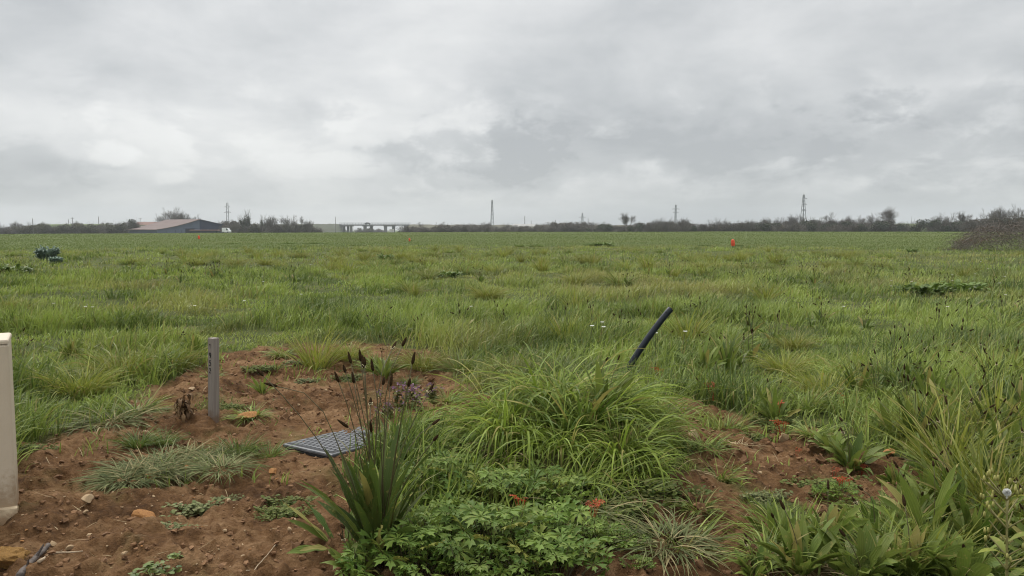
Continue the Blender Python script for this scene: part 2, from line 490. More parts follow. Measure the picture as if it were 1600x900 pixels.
def ground():
    a = np.concatenate([np.radians(np.arange(-180, -42, 2.5)), np.radians(np.arange(-42, 42, .13)), np.radians(np.arange(42, 180, 2.5))])
    rs = [0.35]
    while rs[-1] < 1350:
        r = rs[-1]
        rs.append(r * (1.12 if r < 2 else 1.0045 if r < 7.5 else 1.013 if r < 150 else 1.035 if r < 700 else 1.12))
    r = np.array(rs)
    R, A = np.meshgrid(r, a, indexing='ij')
    fr = field_r(a)
    X, Y = R * np.sin(A), R * np.cos(A)
    Z = height(X, Y)
    nr, na = X.shape
    m = np.where(R < 12, soil_mask(X, Y), 0)
    crop = sstep(-2.5, 1.5, R - fr[None, :])
    V = np.stack([X, Y, Z], -1).reshape(-1, 3)
    tint = np.stack([m, crop, R * 0, R * 0 + 1], -1).reshape(-1, 4)
    i, j = np.meshgrid(np.arange(nr - 1), np.arange(na), indexing='ij')
    j2 = (j + 1) % na
    Q = np.stack([i * na + j, i * na + j2, (i + 1) * na + j2, (i + 1) * na + j], -1)[..., ::-1]
    isf = (R[:-1] > fr[None, :])
    for name, sel in (('ground', ~isf), ('field', isf)):
        q = Q[sel].reshape(-1, 4)
        used = np.unique(q)
        remap = np.zeros(len(V), np.int64); remap[used] = np.arange(len(used))
        VV, QQ, TT = V[used], remap[q], tint[used]
        if name == 'ground':   # close the small hole under the camera
            k = np.arange(na)
            VV = np.concatenate([VV, [[0, 0, 0]]]); TT = np.concatenate([TT, [[1, 0, 0, 1]]])
            T = np.stack([k, (k + 1) % na, np.full(na, len(VV) - 1)], 1)[:, ::-1]
            me = mesh_np(name, VV, [QQ, T], TT, [M['ground']], None, True)
        else: me = mesh_np(name, VV, [QQ], TT, [M['ground']], None, True)
        tag(link(name, me), kind='structure')


ground()


# ------------------------------------------------------------------ ribbons: blades and leaves
def ribbon(P, L, W, az, e0, bend, S_=4, prof='blade', fold=None, twist=0., R_=None, G_=None, power=1.2, wav=0.):
    P = np.asarray(P, float); n = len(P)
    f = lambda v: np.broadcast_to(np.asarray(v, float), (n,))
    L, W, az, e0, bend, twist = map(f, (L, W, az, e0, bend, twist))
    R_ = rng.random(n) if R_ is None else f(R_); G_ = np.zeros(n) if G_ is None else f(G_)
    t = np.linspace(0, 1, S_ + 1)
    tm = (t[1:] + t[:-1]) / 2
    e = e0[:, None] - bend[:, None] * tm[None] ** power
    ca, sa = np.cos(az)[:, None], np.sin(az)[:, None]
    azw = 0
    D = np.stack([np.cos(e) * ca, np.cos(e) * sa, np.sin(e)], -1) * (L / S_)[:, None, None]
    c = np.concatenate([np.zeros((n, 1, 3)), np.cumsum(D, 1)], 1) + P[:, None]
    T = np.concatenate([D[:, :1], (D[:, 1:] + D[:, :-1]) / 2, D[:, -1:]], 1)
    T /= np.linalg.norm(T, axis=-1, keepdims=True) + 1e-9
    s0 = np.stack([-np.sin(az), np.cos(az), 0 * az], -1)[:, None]
    nrm = np.cross(s0 + 0 * T, T) * -1
    tw = twist[:, None] * t[None]
    sd = s0 * np.cos(tw)[..., None] + nrm * np.sin(tw)[..., None]
    if prof == 'blade': w = np.where(t < .999, (1 - t ** 2.2) ** .8 * (.75 + .5 * np.minimum(t * 3, .5)), .04)
    elif prof == 'lance': w = .16 + .84 * np.sin(PI * np.clip((t - .12) / .88, 0, 1) ** .85) ** .9; w = np.where(t > .999, .03, w)
    else: w = np.where(t > .999, .1, .18 + .82 * np.sin(PI * np.clip((t - .25) / .75, 0, 1) ** 1.15) ** .75)
    hw = (W / 2)[:, None] * w[None]
    if fold is None:
        V = np.stack([c - sd * hw[..., None], c + sd * hw[..., None]], 2)
        k = 2; acr = np.array([0, 1.])
    else:
        nn = np.cross(sd, T)
        nn = np.where(nn[..., 2:3] < 0, -nn, nn)
        up = nn * (hw * fold)[..., None]
        wz = wav * hw[..., None] * np.sin(t * 14 + R_[:, None] * 6)[..., None] * nn
        V = np.stack([c - sd * hw[..., None] + up + wz, c, c + sd * hw[..., None] + up - wz], 2)
        k = 3; acr = np.array([0, .5, 1.])
    tint = np.empty((n, S_ + 1, k, 4))
    tint[..., 0] = R_[:, None, None]; tint[..., 1] = G_[:, None, None]; tint[..., 2] = t[None, :, None]; tint[..., 3] = acr[None, None]
    row = np.arange(S_)[:, None]; col = np.arange(k - 1)[None]
    q = np.stack([row * k + col, row * k + col + 1, (row + 1) * k + col + 1, (row + 1) * k + col], -1).reshape(-1, 4)
    Q = (q[None] + (np.arange(n) * (S_ + 1) * k)[:, None, None]).reshape(-1, 4)
    return V.reshape(-1, 3), Q, tint.reshape(-1, 4)


def rotmats(az, tilt, spin):
    """spin about z, tilt about x, then azimuth about z"""
    n = len(az); z = np.zeros(n); o = np.ones(n)
    def rz(a): c, s = np.cos(a), np.sin(a); return np.stack([np.stack([c, -s, z], -1), np.stack([s, c, z], -1), np.stack([z, z, o], -1)], -2)
    def rx(a): c, s = np.cos(a), np.sin(a); return np.stack([np.stack([o, z, z], -1), np.stack([z, c, -s], -1), np.stack([z, s, c], -1)], -2)
    return rz(az) @ rx(tilt) @ rz(spin)


def scatter(mb, TV, TQ, TT, pos, sc, az, tilt, spin, R_=None, G_=None, mi=0):
    n, k = len(pos), len(TV)
    Rm = rotmats(az, tilt, spin)
    V = np.einsum('nij,kj->nki', Rm, TV) * np.broadcast_to(np.asarray(sc, float), (n,))[:, None, None] + np.asarray(pos)[:, None]
    off = (np.arange(n) * k)[:, None, None]
    tint = np.empty((n, k, 4)); tint[..., 0] = (rng.random(n) if R_ is None else R_)[:, None]; tint[..., 1] = (np.zeros(n) if G_ is None else G_)[:, None]; tint[..., 2] = .5; tint[..., 3] = .5
    mb.add(V, (TQ[None] + off).reshape(-1, 4) if len(TQ) else None, (TT[None] + off).reshape(-1, 3) if len(TT) else None, tint.reshape(-1, 4), mi)


NOQ = np.zeros((0, 4), int); NOT = np.zeros((0, 3), int)


def wedge(n, r0, r1, half=40):
    r = np.sqrt(rng.random(n) * (r1 * r1 - r0 * r0) + r0 * r0)
    a = np.radians((rng.random(n) * 2 - 1) * half)
    return r * np.sin(a), r * np.cos(a), r, a


CON = G(984, 584)


# ------------------------------------------------------------------ meadow grass (uncountable)
def meadow():
    mb = MB()
    for n, r0, r1, hm, wm, S_ in ((60000, 1.9, 5, 1.0, 1.25, 4), (120000, 5, 10, 1.0, 1.6, 3), (140000, 10, 20, .82, 2.4, 3), (130000, 20, 47, .68, 4.2, 2)):
        x, y, r, a = wedge(n, r0, r1)
        m = soil_mask(x, y) if r0 < 12 else np.zeros(n)
        m = np.maximum(m, .82 * (1 - sstep(.75, 1.1, np.sqrt(((x - MOUND[0]) / .62) ** 2 + ((y - MOUND[1]) / .95) ** 2))))
        keep = rng.random(n) > m * 1.15 - .02
        if r1 > 30: keep &= r < field_r(a) + rng.normal(0, 1.5, n)
        # ragged density: thin and thick places
        dn = fbm(x / .5, y / .5, 3, 21)
        keep &= rng.random(n) < np.clip((dn - .28) * 3.2, .2, 1)
        if r0 < 12: keep |= (rng.random(n) < .10 * sstep(.54, .66, fbm(x / .28, y / .28, 3, 29))) & (r > 3.4)
        x, y, r, m, dn = x[keep], y[keep], r[keep], m[keep], dn[keep]
        n = len(x)
        tall = fbm(x / .8, y / .8, 3, 22); pt = fbm(x / 2.2, y / 1.6, 4, 23); pt2 = fbm(x / 7, y / 4, 3, 24)
        h = (.045 + .185 * sstep(.30, .70, tall)) * (.55 + .75 * rng.random(n)) * hm * (1 - .55 * m) * (1 - .6 * np.exp(-(((x - CON[0] + .0) / .35) ** 2 + ((y - CON[1] + .25) / .5) ** 2)))
        w = (.0035 + .004 * rng.random(n)) * wm
        az = rng.normal(.15, 1.4, n)
        P = np.stack([x, y, height(x, y) - .01], -1)
        dry = np.clip((pt - .55) * 2.2, 0, .32) + (rng.random(n) < .05) * .6 + np.clip((pt2 - .6) * 1.5, 0, .15) + .08 * rng.random(n)
        Rr = np.clip(.5 + (fbm(x / .7, y / .6, 3, 25) - .5) * 2.4 + rng.normal(0, .3, n), 0, 1)
        V, Q, T = ribbon(P, h * 1.15, w, az, rng.normal(1.32, .16, n), rng.random(n) * 1.35 + .15, S_, twist=rng.normal(0, .7, n), R_=Rr, G_=np.clip(dry, 0, .9))
        mb.add(V, Q, tint=T)
    tag(mb.build('grass', M['grass']), 'rough green meadow grass with dry yellowish patches', 'grass', kind='stuff')
    # sown field
    mb = MB()
    for n, r0, r1, hh in ((230000, 36, 160, .09),):
        r = r0 * (r1 / r0) ** rng.random(n); a = np.radians((rng.random(n) * 2 - 1) * 40); x, y = r * np.sin(a), r * np.cos(a); w = .0007 * r
        k = r > field_r(a) + rng.normal(0, .8, n); x, y, w = x[k], y[k], w[k]; n = len(x)
        P = np.stack([x, y, height(x, y) - .02], -1)
        pt = fbm(x / 9, y / 5, 3, 33)
        V, Q, T = ribbon(P, hh * (.6 + .6 * rng.random(n)), w, rng.random(n) * 6.28, rng.normal(1.3, .2, n), rng.random(n) * 1.2, 2, R_=np.clip(pt + rng.normal(0, .15, n), 0, 1), G_=np.clip((pt - .5) * 1.2, 0, .4))
        mb.add(V, Q, tint=T)
    tag(mb.build('crop', M['crop']), 'short even green cereal crop beyond the rough meadow', 'crop', kind='stuff')


meadow()


# ------------------------------------------------------------------ tufts of grass (things)
def tuft_mesh(name, n, L, W, rad, e0, bend, mat, dry=.08, S_=6, flatz=0, azbias=None):
    a = rng.random(n) * 6.28; r = np.sqrt(rng.random(n)) * rad
    P = np.stack([r * np.cos(a), r * np.sin(a), np.full(n, -.012)], -1)
    az = a + rng.normal(0, .6, n) if azbias is None else rng.normal(azbias[0], azbias[1], n)
    inner = r / rad
    e = np.clip(e0 - inner * .5 + rng.normal(0, .18, n), .05, 1.57)
    g = np.clip((rng.random(n) < dry) * (.5 + .5 * rng.random(n)) + .12 * rng.random(n), 0, 1)
    V, Q, T = ribbon(P, L * (.40 + .75 * rng.random(n)) * (1 if bend < 2.5 else (.6 + .75 * rng.random(n) ** 2)), W * (.45 + .95 * rng.random(n) ** 1.5), az, e, bend * ((.4 + .9 * rng.random(n)) if bend < 2.5 else (.25 + 1.0 * rng.random(n) ** .7)), S_, twist=rng.normal(0, 1.0 if bend < 2.5 else .8, n), G_=g, fold=.25)
    mb = MB(); mb.add(V, Q, tint=T)
    return mb.mesh(name, mat, True)


TUFT = {}


def tuft(kind, loc, rz, sc, label, group=None, name='grass_tuft', cat='grass tuft'):
    o = link(name, TUFT[kind])
    o.location = loc; o.rotation_euler = (0, 0, rz); o.scale = (sc, sc, sc) if not isinstance(sc, tuple) else sc
    return tag(o, label, cat, group)


TUFT['yellow'] = tuft_mesh('yellow_tuft', 420, .30, .006, .13, 1.35, 1.3, M['yellow'], .15)
TUFT['green'] = tuft_mesh('green_tuft', 300, .27, .007, .11, 1.3, 1.2, M['grass'], .08)
TUFT['low'] = tuft_mesh('low_tuft', 200, .17, .007, .06, 1.0, 1.1, M['grass'], .2)
TUFT['grey'] = tuft_mesh('grey_tuft', 340, .22, .007, .16, .62, .75, M['grey'], .22)
TUFT['fine'] = tuft_mesh('fine_tuft', 240, .16, .004, .05, 1.2, .9, M['deep'], .05)
TUFT['arch'] = tuft_mesh('arching_clump', 330, .40, .0090, .18, 1.32, 2.9, M['arch'], .12, 9)
TUFT['arch2'] = tuft_mesh('arching_clump_leaning', 300, .42, .0090, .17, 1.25, 2.8, M['arch'], .14, 9, azbias=(.1, .9))
TUFT['upright'] = tuft_mesh('upright_tuft', 170, .34, .007, .07, 1.45, .7, M['yellow'], .12)
TUFT['deep'] = tuft_mesh('deep_tuft', 120, .30, .016, .10, 1.3, .8, M['plantain'], .06)
TUFT['straw'] = tuft_mesh('straw_tuft', 120, .20, .005, .10, .5, .9, M['straw'], .3)

hand_tufts = [
    ('yellow', 195, 590, 1.25, 'broad yellow green grass clump, largest of those between the cabinet and the stake'),
    ('yellow', 125, 615, 1.0, 'yellow green grass clump just right of the cream cabinet top'),
    ('yellow', 262, 580, 1.0, 'yellow green grass clump whose edge spills onto bare soil left of the stake'),
    ('grey', 175, 660, 1.0, 'pale flopping grass clump with bleached straw ends on the soil edge'),
    ('low', 215, 645, 1.2, 'bright green drooping grass tuft under the broad yellow green clump'),
    ('green', 60, 600, 1.1, 'green grass clump tight beside the top of the cream cabinet'),
    ('low', 60, 650, 1.1, 'low dull grass tuft at the middle of the cabinet edge'),
    ('straw', 90, 680, .9, 'bleached straw tuft lying at the soil edge near the cabinet'),
    ('upright', 495, 575, 1.15, 'tall upright yellow green tuft on bare soil behind the manhole lid'),
    ('straw', 497, 578, .6, 'short straw coloured skirt at the foot of the tall upright tuft'),
    ('green', 590, 575, .85, 'dense dark green grass tuft right of the tall upright tuft'),
    ('low', 392, 652, .8, 'small bright grass tuft on soil just right of the stake foot'),
    ('fine', 372, 705, .95, 'bright green fine grass tuft on the soil between stake and manhole lid'),
    ('fine', 420, 712, .8, 'small fine green tuft touching the left corner of the manhole lid'),
    ('grey', 262, 735, 1.0, 'grey green sprawling grass mat on the bare soil, with ochre stones in it'),
    ('grey', 215, 742, .7, 'small grey green sprawling tuft at the left end of the grass mat'),
    ('grey', 325, 722, .7, 'grey green sprawling tuft joining the mat to the fine bright tuft'),
    ('fine', 215, 702, .9, 'dark green fine tuft at the upper left of the grey grass mat'),
    ('fine', 255, 690, .7, 'dark fine tuft along the top edge of the grey grass mat'),
    ('arch', 795, 660, .95, 'tall arching bright green grass clump at the left shoulder of the big mound'),
    ('arch', 850, 630, 1.0, 'tall arching bright green grass clump at the back of the mound crown'),
    ('arch', 915, 632, .95, 'arching bright green grass clump crowning the mound nearest the conduit'),
    ('arch', 870, 675, 1.05, 'fullest arching grass clump in the centre of the mound'),
    ('arch2', 965, 650, .9, 'arching grass clump falling down the right side of the mound'),
    ('arch2', 1000, 690, .7, 'yellowish arching grass clump at the right foot of the mound'),
    ('arch', 940, 700, .9, 'arching grass clump on the right front of the mound'),
    ('arch', 800, 705, .85, 'arching grass clump on the left front of the mound above the cut leaf plants'),
    ('arch', 735, 672, .6, 'arching grass clump between the manhole lid and the mound'),
    ('arch', 870, 735, .75, 'arching grass clump low on the front of the mound'),
    ('arch2', 930, 765, .7, 'arching grass clump lowest on the front of the mound by the crimson leaves'),
    ('arch', 835, 775, .45, 'small arching grass clump growing through the cut leaf plants'),
    ('arch', 962, 728, .85, 'arching grass clump low on the right face of the mound'),
    ('arch', 990, 742, .6, 'small arching grass clump where the mound meets the dull mixed tuft'),
    ('deep', 900, 655, 1.0, 'dark green leafy tuft standing in for the shade in the middle of the mound'),  # dark leaves added to give the mound its shaded interior
    ('green', 930, 610, 1.0, 'ordinary meadow grass tuft growing out of the mound top near the conduit'),
    ('green', 820, 605, 1.1, 'ordinary meadow grass tuft rising behind the left shoulder of the mound'),
    ('straw', 905, 690, 1.2, 'dead straw tangle in the middle of the mound front'),
    ('straw', 960, 700, 1.0, 'dead straw tangle low on the right of the mound'),
    ('straw', 800, 730, 1.0, 'dead straw tangle between mound and cut leaf plants'),
    ('arch2', 700, 700, .55, 'thin arching grass reaching left from the mound towards the manhole lid'),
    ('arch', 760, 740, .6, 'arching grass clump low on the left flank of the mound'),
    ('green', 1020, 665, .9, 'meadow grass tuft against the right foot of the mound'),
    ('grey', 230, 728, .8, 'dense grey green sprawling tuft at the heart of the grass mat'),
    ('grey', 285, 728, .8, 'grey green sprawling tuft right of the heart of the grass mat'),
    ('grey', 200, 752, .65, 'grey green tuft with long pale blades at the lower left of the grass mat'),
    ('grey', 255, 748, .6, 'grey green tuft at the front edge of the grass mat'),
    ('grey', 350, 735, .6, 'low grey tuft just left of the rust stone by the manhole lid'),
    ('grey', 905, 800, .9, 'pale bent grass lying over the right of the cut leaf plants'),
    ('low', 985, 775, 1.0, 'dull mixed grass tuft at the right foot of the mound'),
    ('straw', 1040, 735, .9, 'bleached straw tuft between the mound foot and the bare patch'),
    ('straw', 1000, 800, .8, 'thin straw tuft before the right foot of the mound'),
    ('straw', 1150, 700, .7, 'thin straw tuft on the far rim of the bare patch'),
    ('straw', 130, 670, .9, 'bleached straw fringe along the soil edge below the yellow green clumps'),
    ('straw', 250, 640, .7, 'pale straw tuft right of the drooping bright green tuft'),
    ('low', 1270, 690, .8, 'small grass tuft left of the dark rosette behind the bare patch'),
    ('low', 1090, 790, .6, 'little grass tuft on the soil behind the pale spreading tuft'),
    ('fine', 1200, 800, .5, 'small fine tuft at the left of the leafy bank'),
    ('low', 520, 690, .35, 'tiny sprout of grass in front of the manhole lid'),
    ('fine', 640, 600, .7, 'fine grass sprout on bare soil behind the purple flowers'),
    ('low', 330, 590, .7, 'grass sprout at the soil edge behind the stake'),
    ('low', 440, 555, .9, 'low grass tuft at the far edge of the bare soil left of the upright tuft'),
    ('yellow', 545, 560, .7, 'yellow grass tuft between the upright tuft and the dark green tuft'),
    ('yellow', 660, 575, .8, 'yellowish tuft at the far edge of the bare soil right of the dark green tuft'),
    ('green', 975, 720, .8, 'green grass tuft low at the right of the mound'),
    ('low', 1070, 845, 1.2, 'pale spreading grass tuft on bare soil in front of the mound'),
    ('grey', 1040, 850, .75, 'thin bleached tuft tucked beside the pale spreading tuft'),
    ('green', 1130, 672, .75, 'dark grass tuft on the soil edge right of the mound'),
    ('low', 1100, 700, .9, 'flopping narrow grass tuft between the mound and the bare patch'),
    ('low', 1125, 745, .8, 'dark flopping tuft at the left rim of the bare soil patch'),
    ('low', 1170, 785, .4, 'tiny yellowish tuft alone in the bare soil patch'),
    ('straw', 1015, 600, .6, 'dry straw tuft at the foot of the black conduit'),
    ('straw', 1040, 590, .8, 'brown bent straw tuft right of the conduit foot'),
    ('green', 1260, 640, .85, 'green grass tuft behind the bare patch on the right'),
    ('yellow', 1240, 545, .8, 'yellow green tuft in the meadow right of the conduit'),
    ('straw', 1320, 790, .6, 'thin straw tuft beside the red leaf on the bare patch'),
    ('green', 720, 580, .9, 'green tuft at the far rim of the bare soil behind the purple flowers'),
    ('low', 700, 625, .9, 'low tuft left of the arching mound'),
    ('green', 800, 585, .9, 'green tuft just behind the crown of the arching mound'),
]
for k, px, py, s_, lab in hand_tufts:
    q_ = G(px, py)
    if k == 'grey': q_[2] += .022
    tuft(k, q_, random.uniform(-.5, .5) if k in ('arch2',) else random.random() * 6.28, s_, lab)
for px, py, k in [(1450, 690, 'upright'), (1500, 700, 'green'), (1560, 690, 'upright'), (1590, 760, 'green'), (1480, 740, 'upright'), (1540, 810, 'upright'), (1420, 640, 'green'), (1380, 600, 'yellow'),
                  (1480, 610, 'yellow'), (1550, 610, 'upright'), (1595, 600, 'yellow'), (1330, 600, 'green'), (1290, 620, 'yellow'), (1595, 840, 'upright'), (1500, 560, 'yellow'), (1420, 560, 'green'), (1570, 560, 'yellow')]:
    tuft(k, G(px, py), random.random() * 6.28, random.uniform(.9, 1.2), 'grass tuft rising between the plantains in the leafy corner', 'grass tufts among the corner plantains')
for px, py, k in [(1240, 860, 'green'), (1310, 870, 'low'), (1380, 880, 'green'), (1460, 890, 'upright'), (1340, 820, 'straw'), (1410, 840, 'green'), (1200, 870, 'low'), (1270, 890, 'straw'), (1480, 850, 'straw'), (1530, 900, 'green')]:
    tuft(k, G(px, py), random.random() * 6.28, random.uniform(.6, .9), 'grass tuft growing up through the broad leaved bank at the bottom', 'grass tufts in the broad leaved bank')
# uneven tussocks across the meadow
xs, ys, rr, aa = wedge(620, 5, 34, 36)
cnt = 0
for x, y, r in zip(xs, ys, rr):
    if r < 12 and float(soil_mask(x, y)) > .1: continue
    if fbm(np.array(x / 3), np.array(y / 3), 2, 51) < .42: continue
    k = random.choice(['green', 'yellow', 'green', 'upright', 'low'])
    if cnt >= 285: break
    cnt += 1
    far = r > 14
    tuft(k, (x, y, float(height(x, y))), random.random() * 6.28, random.uniform(.7, 1.25) * (1.15 if far else 1),
         'grass tussock standing slightly taller than the open meadow around it', 'tussocks across the meadow', 'grass_tussock', 'grass tussock')


# ------------------------------------------------------------------ plantains
def rosette(mb, n, L, W, e0, bend, rad=.02, prof='lance', mi=0, dry=.03, fold=.35):
    a = np.arange(n) * 2.4 + rng.normal(0, .7, n)
    P = np.stack([rad * np.cos(a), rad * np.sin(a), np.full(n, -.01)], -1)
    inner = np.linspace(0, 1, n)
    V, Q, T = ribbon(P, L * (.45 + .6 * rng.random(n)), W * (.6 + .55 * rng.random(n)), a, np.clip(e0 + (1 - inner) * .35 - .2 + rng.normal(0, .25, n), .02, 1.5),
                     bend * (.2 + 1.3 * rng.random(n)), 8, prof, fold=fold, twist=rng.normal(0, .7, n), G_=np.clip((rng.random(n) < dry * 2) * .8 + .18 * rng.random(n), 0, 1), wav=.25)
    mb.add(V, Q, tint=T, mi=mi)


def stalk_path(L, az, lean, nod=.5, n=9):
    t = np.linspace(0, 1, n)
    e = 1.57 - lean * (.5 + t * 1.2) - nod * np.clip(t - .8, 0, 1) * 4
    d = np.stack([np.cos(e) * math.cos(az), np.cos(e) * math.sin(az), np.sin(e)], -1) * (L / (n - 1))
    return np.concatenate([[[0, 0, 0]], np.cumsum(d[1:], 0)])


def head_at(path, ln, r):
    d = path[-1] - path[-2]; d /= np.linalg.norm(d)
    t = np.array([0, .15, .4, .7, .92, 1])
    return path[-1] + d * (t * ln)[:, None], r * np.array([.45, .95, 1, .8, .45, .15])


def plantain(name, nl, L, W, e0, bend, ns, sl, parts=True, rs=.0019, prof='lance', pollen=.2, mat='plantain', headl=.03, lean=.18):
    root = thing(name, None, 'plantain')
    mb = MB(); rosette(mb, nl, L, W, e0, bend, prof=prof)
    mb.build('leaves', M[mat], root, True)
    kids = []
    for k in range(ns):
        p = stalk_path(sl * random.uniform(.65, 1.08), random.random() * 6.28, abs(random.gauss(0, lean)) + .03, random.choice([0, .1, .5, 1.0]))
        p[:, :2] += np.array([random.gauss(0, .018), random.gauss(0, .018)])
        b = MB().tube(p, np.linspace(rs, rs * .75, len(p)), 5)
        hp, hr = head_at(p, headl * random.uniform(.7, 1.3), rs * 3.0)
        if parts:
            st = b.build('flower_stalk', M['stalk'], root, True)
            hb = MB().tube(hp, hr, 6)
            if random.random() < pollen:
                for q in range(22):
                    a_ = q * 2.4; rr_ = hr[1] * 1.35
                    c = hp[1] + np.array([math.cos(a_) * rr_, math.sin(a_) * rr_, random.uniform(-.004, .006)])
                    hb.box(c, (.0022, .0022, .0022), a_, mi=1)
            hb.build('seed_head', [M['head'], M['pollen']], st, True)
        else:
            b.tube(hp, hr, 5, mi=1)
            b.build('flower_stalk', [M['stalk'], M['head']], root, True)
    return root


# the big one in front of the manhole lid
big = plantain('ribwort_plantain', 50, .42, .035, 1.40, .6, 22, .66, True, .0018, pollen=.2, mat='darkplantain', headl=.034, lean=.2)
p = G(590, 872)
place(big, p, .4, 1.0, 'large dark plantain with many tall brown headed stalks in front of the manhole lid')
# its low outer leaves
lowp = plantain('ribwort_plantain', 14, .27, .036, .55, .6, 2, .2, True)
place(lowp, G(535, 850), 1.0, 1.0, 'low plantain with flopping leaves at the left foot of the tall dark one')

broad = [plantain('broad_plantain', 34, .20, .040, 1.1, .8, 1, .18, True, prof='spoon', lean=.3),
         plantain('broad_plantain', 34, .22, .038, 1.2, .7, 1, .2, True, prof='lance', lean=.3),
         plantain('broad_plantain', 36, .19, .034, 1.1, .9, 2, .22, True, prof='lance', lean=.3)]
spots = [(1215, 835, 0, 1.0, 'broad leaved plantain at the left end of the leafy bank along the bare soil'),
         (1290, 850, 1, 1.0, 'broad leaved plantain second from the bare soil in the leafy bank'),
         (1250, 900, 1, 1.1, 'large broad leaved plantain nearest the bare soil at the bottom'),
         (1345, 905, 0, 1.15, 'broad leaved plantain with spread grey green leaves at the bottom of the bank'),
         (1420, 900, 1, 1.15, 'broad leaved plantain with long ribbed leaves left of the yellow groundsel'),
         (1500, 915, 0, 1.1, 'broad leaved plantain at the foot of the yellow groundsel'),
         (1370, 850, 2, 1.0, 'narrower plantain in the middle of the leafy bank'),
         (1330, 730, 2, 1.15, 'dark rosette of plantain standing behind the bare patch'),
         (1300, 715, 0, .8, 'small broad rosette tucked beside the dark rosette behind the bare patch'),
         (1425, 815, 0, .95, 'curled leaved rosette right of the red leaf on the bare patch'),
         (1400, 760, 1, .7, 'small rosette under the tall stalked plantains'),
         (1180, 905, 2, .7, 'low flat rosette on bare soil at the bottom edge'),
         (560, 905, 2, .9, 'low rosette with ribbed leaves under the tall dark plantain')]
for px, py, k, s_, lab in spots:
    place(broad[k], G(px, py), random.random() * 6.28, s_ * .85, lab, 'broad leaved plantains')

tall = [plantain('stalked_plantain', 26, .34, .034, 1.3, .6, 3, .40, True, .0016, lean=.2, pollen=.08),
        plantain('stalked_plantain', 24, .31, .040, 1.2, .7, 2, .36, True, .0016, lean=.25, pollen=.08),
        plantain('stalked_plantain', 30, .28, .029, 1.25, .8, 4, .36, True, .0016, lean=.22, pollen=.08)]
n_t = 0
for px, py in [(1430, 700), (1470, 690), (1510, 720), (1550, 700), (1590, 720), (1480, 760), (1530, 780), (1575, 790), (1610, 770), (1500, 830), (1545, 850), (1600, 850),
               (1640, 800), (1455, 800), (1410, 655), (1450, 640), (1500, 650), (1545, 640), (1590, 655), (1620, 690), (1370, 640), (1430, 605), (1480, 600), (1540, 595), (1585, 600),
               (1640, 900), (1650, 740), (1635, 640), (1400, 690), (1445, 730), (1490, 790), (1560, 740), (1525, 680), (1420, 625), (1470, 660), (1515, 620), (1560, 620), (1600, 620), (1610, 740), (1520, 870), (1450, 850), (1395, 610), (1340, 625)]:
    place(tall[n_t % 3], G(px, py), random.random() * 6.28, random.uniform(.65, .98), 'tall stalked plantain in the dense leafy corner right of the bare patch', 'stalked plantains in the leafy corner')
    n_t += 1
for px, py, k, s_, lab in [(600, 590, 2, .8, 'bright broad leaf plantain clump behind the bare soil, right of the upright tuft'),
                           (305, 568, 0, .8, 'dark plantain clump just behind the stake top'),
                           (280, 560, 2, .7, 'small plantain left of the clump behind the stake'),
                           (110, 560, 1, .7, 'dark stalked plantain behind the yellow green clumps'),
                           (30, 590, 2, .9, 'dark headed plantain leaning behind the cabinet top'),
                           (410, 612, 1, .45, 'small plantain alone on the bare soil right of the stake'),
                           (1100, 585, 1, .95, 'dark plantain clump right of the conduit foot'),
                           (1135, 580, 0, .85, 'dark stalked plantain beside the clump near the conduit'),
                           (1210, 665, 1, .75, 'plantain standing behind the bare soil among red leaves'),
                           (940, 700, 1, .9, 'dark plantain inside the arching grass mound')]:
    place(tall[k], G(px, py), random.random() * 6.28, s_, lab)

mid = [plantain('meadow_plantain', 11, .20, .026, 1.15, .7, 3, .26, False, .0018, headl=.03, lean=.25, mat='deep'), plantain('meadow_plantain', 9, .18, .022, 1.2, .7, 2, .24, False, .0018, headl=.03, lean=.28, mat='deep'),
       plantain('meadow_plantain', 12, .20, .03, 1.1, .7, 4, .27, False, .0018, headl=.03, lean=.25, mat='deep')]
xs, ys, rr, aa = wedge(700, 4.8, 19, 35)
cnt = 0
for x, y, r in zip(xs, ys, rr):
    if cnt >= 140: break
    if r < 12 and float(soil_mask(x, y)) > .1: continue
    px = 800 + F * x / y
    f = float(fbm(np.array(x / 2.5), np.array(y / 2.5), 2, 71)) + (.12 if px > 1150 else -.03)
    if f < .5: continue
    cnt += 1
    place(mid[cnt % 3], (x, y, float(height(x, y))), random.random() * 6.28, random.uniform(.8, 1.15) * (1 + .008 * r),
          'plantain with dark seed heads scattered in the open meadow', 'plantains in the open meadow')


# ------------------------------------------------------------------ cut-leaved geraniums
def palm_template():
    V, T = [(0, 0, 0)], []
    for a, l in [(0, 1), (.85, .95), (-.85, .95), (1.7, .82), (-1.7, .82), (2.5, .62), (-2.5, .62)]:
        o = [(.05, -.03), (.42, -.10), (.60, -.15), (.86, -.25), (.80, -.09), (1.0, 0), (.80, .09), (.86, .25), (.60, .15), (.42, .10), (.05, .03)]
        b = len(V); ca, sa = math.cos(a), math.sin(a)
        for x, y in [(.55, 0)] + o:
            x *= l; y *= l
            rr_ = math.hypot(x, y)
            V.append((x * ca - y * sa, x * sa + y * ca, .10 * math.sin(rr_ * 3.0) - .22 * rr_ * rr_ + .5 * abs(y)))
        for k in range(len(o) - 1): T.append((b, b + 1 + k, b + 2 + k))
    return np.array(V) , np.array(T)


PV, PT = palm_template()


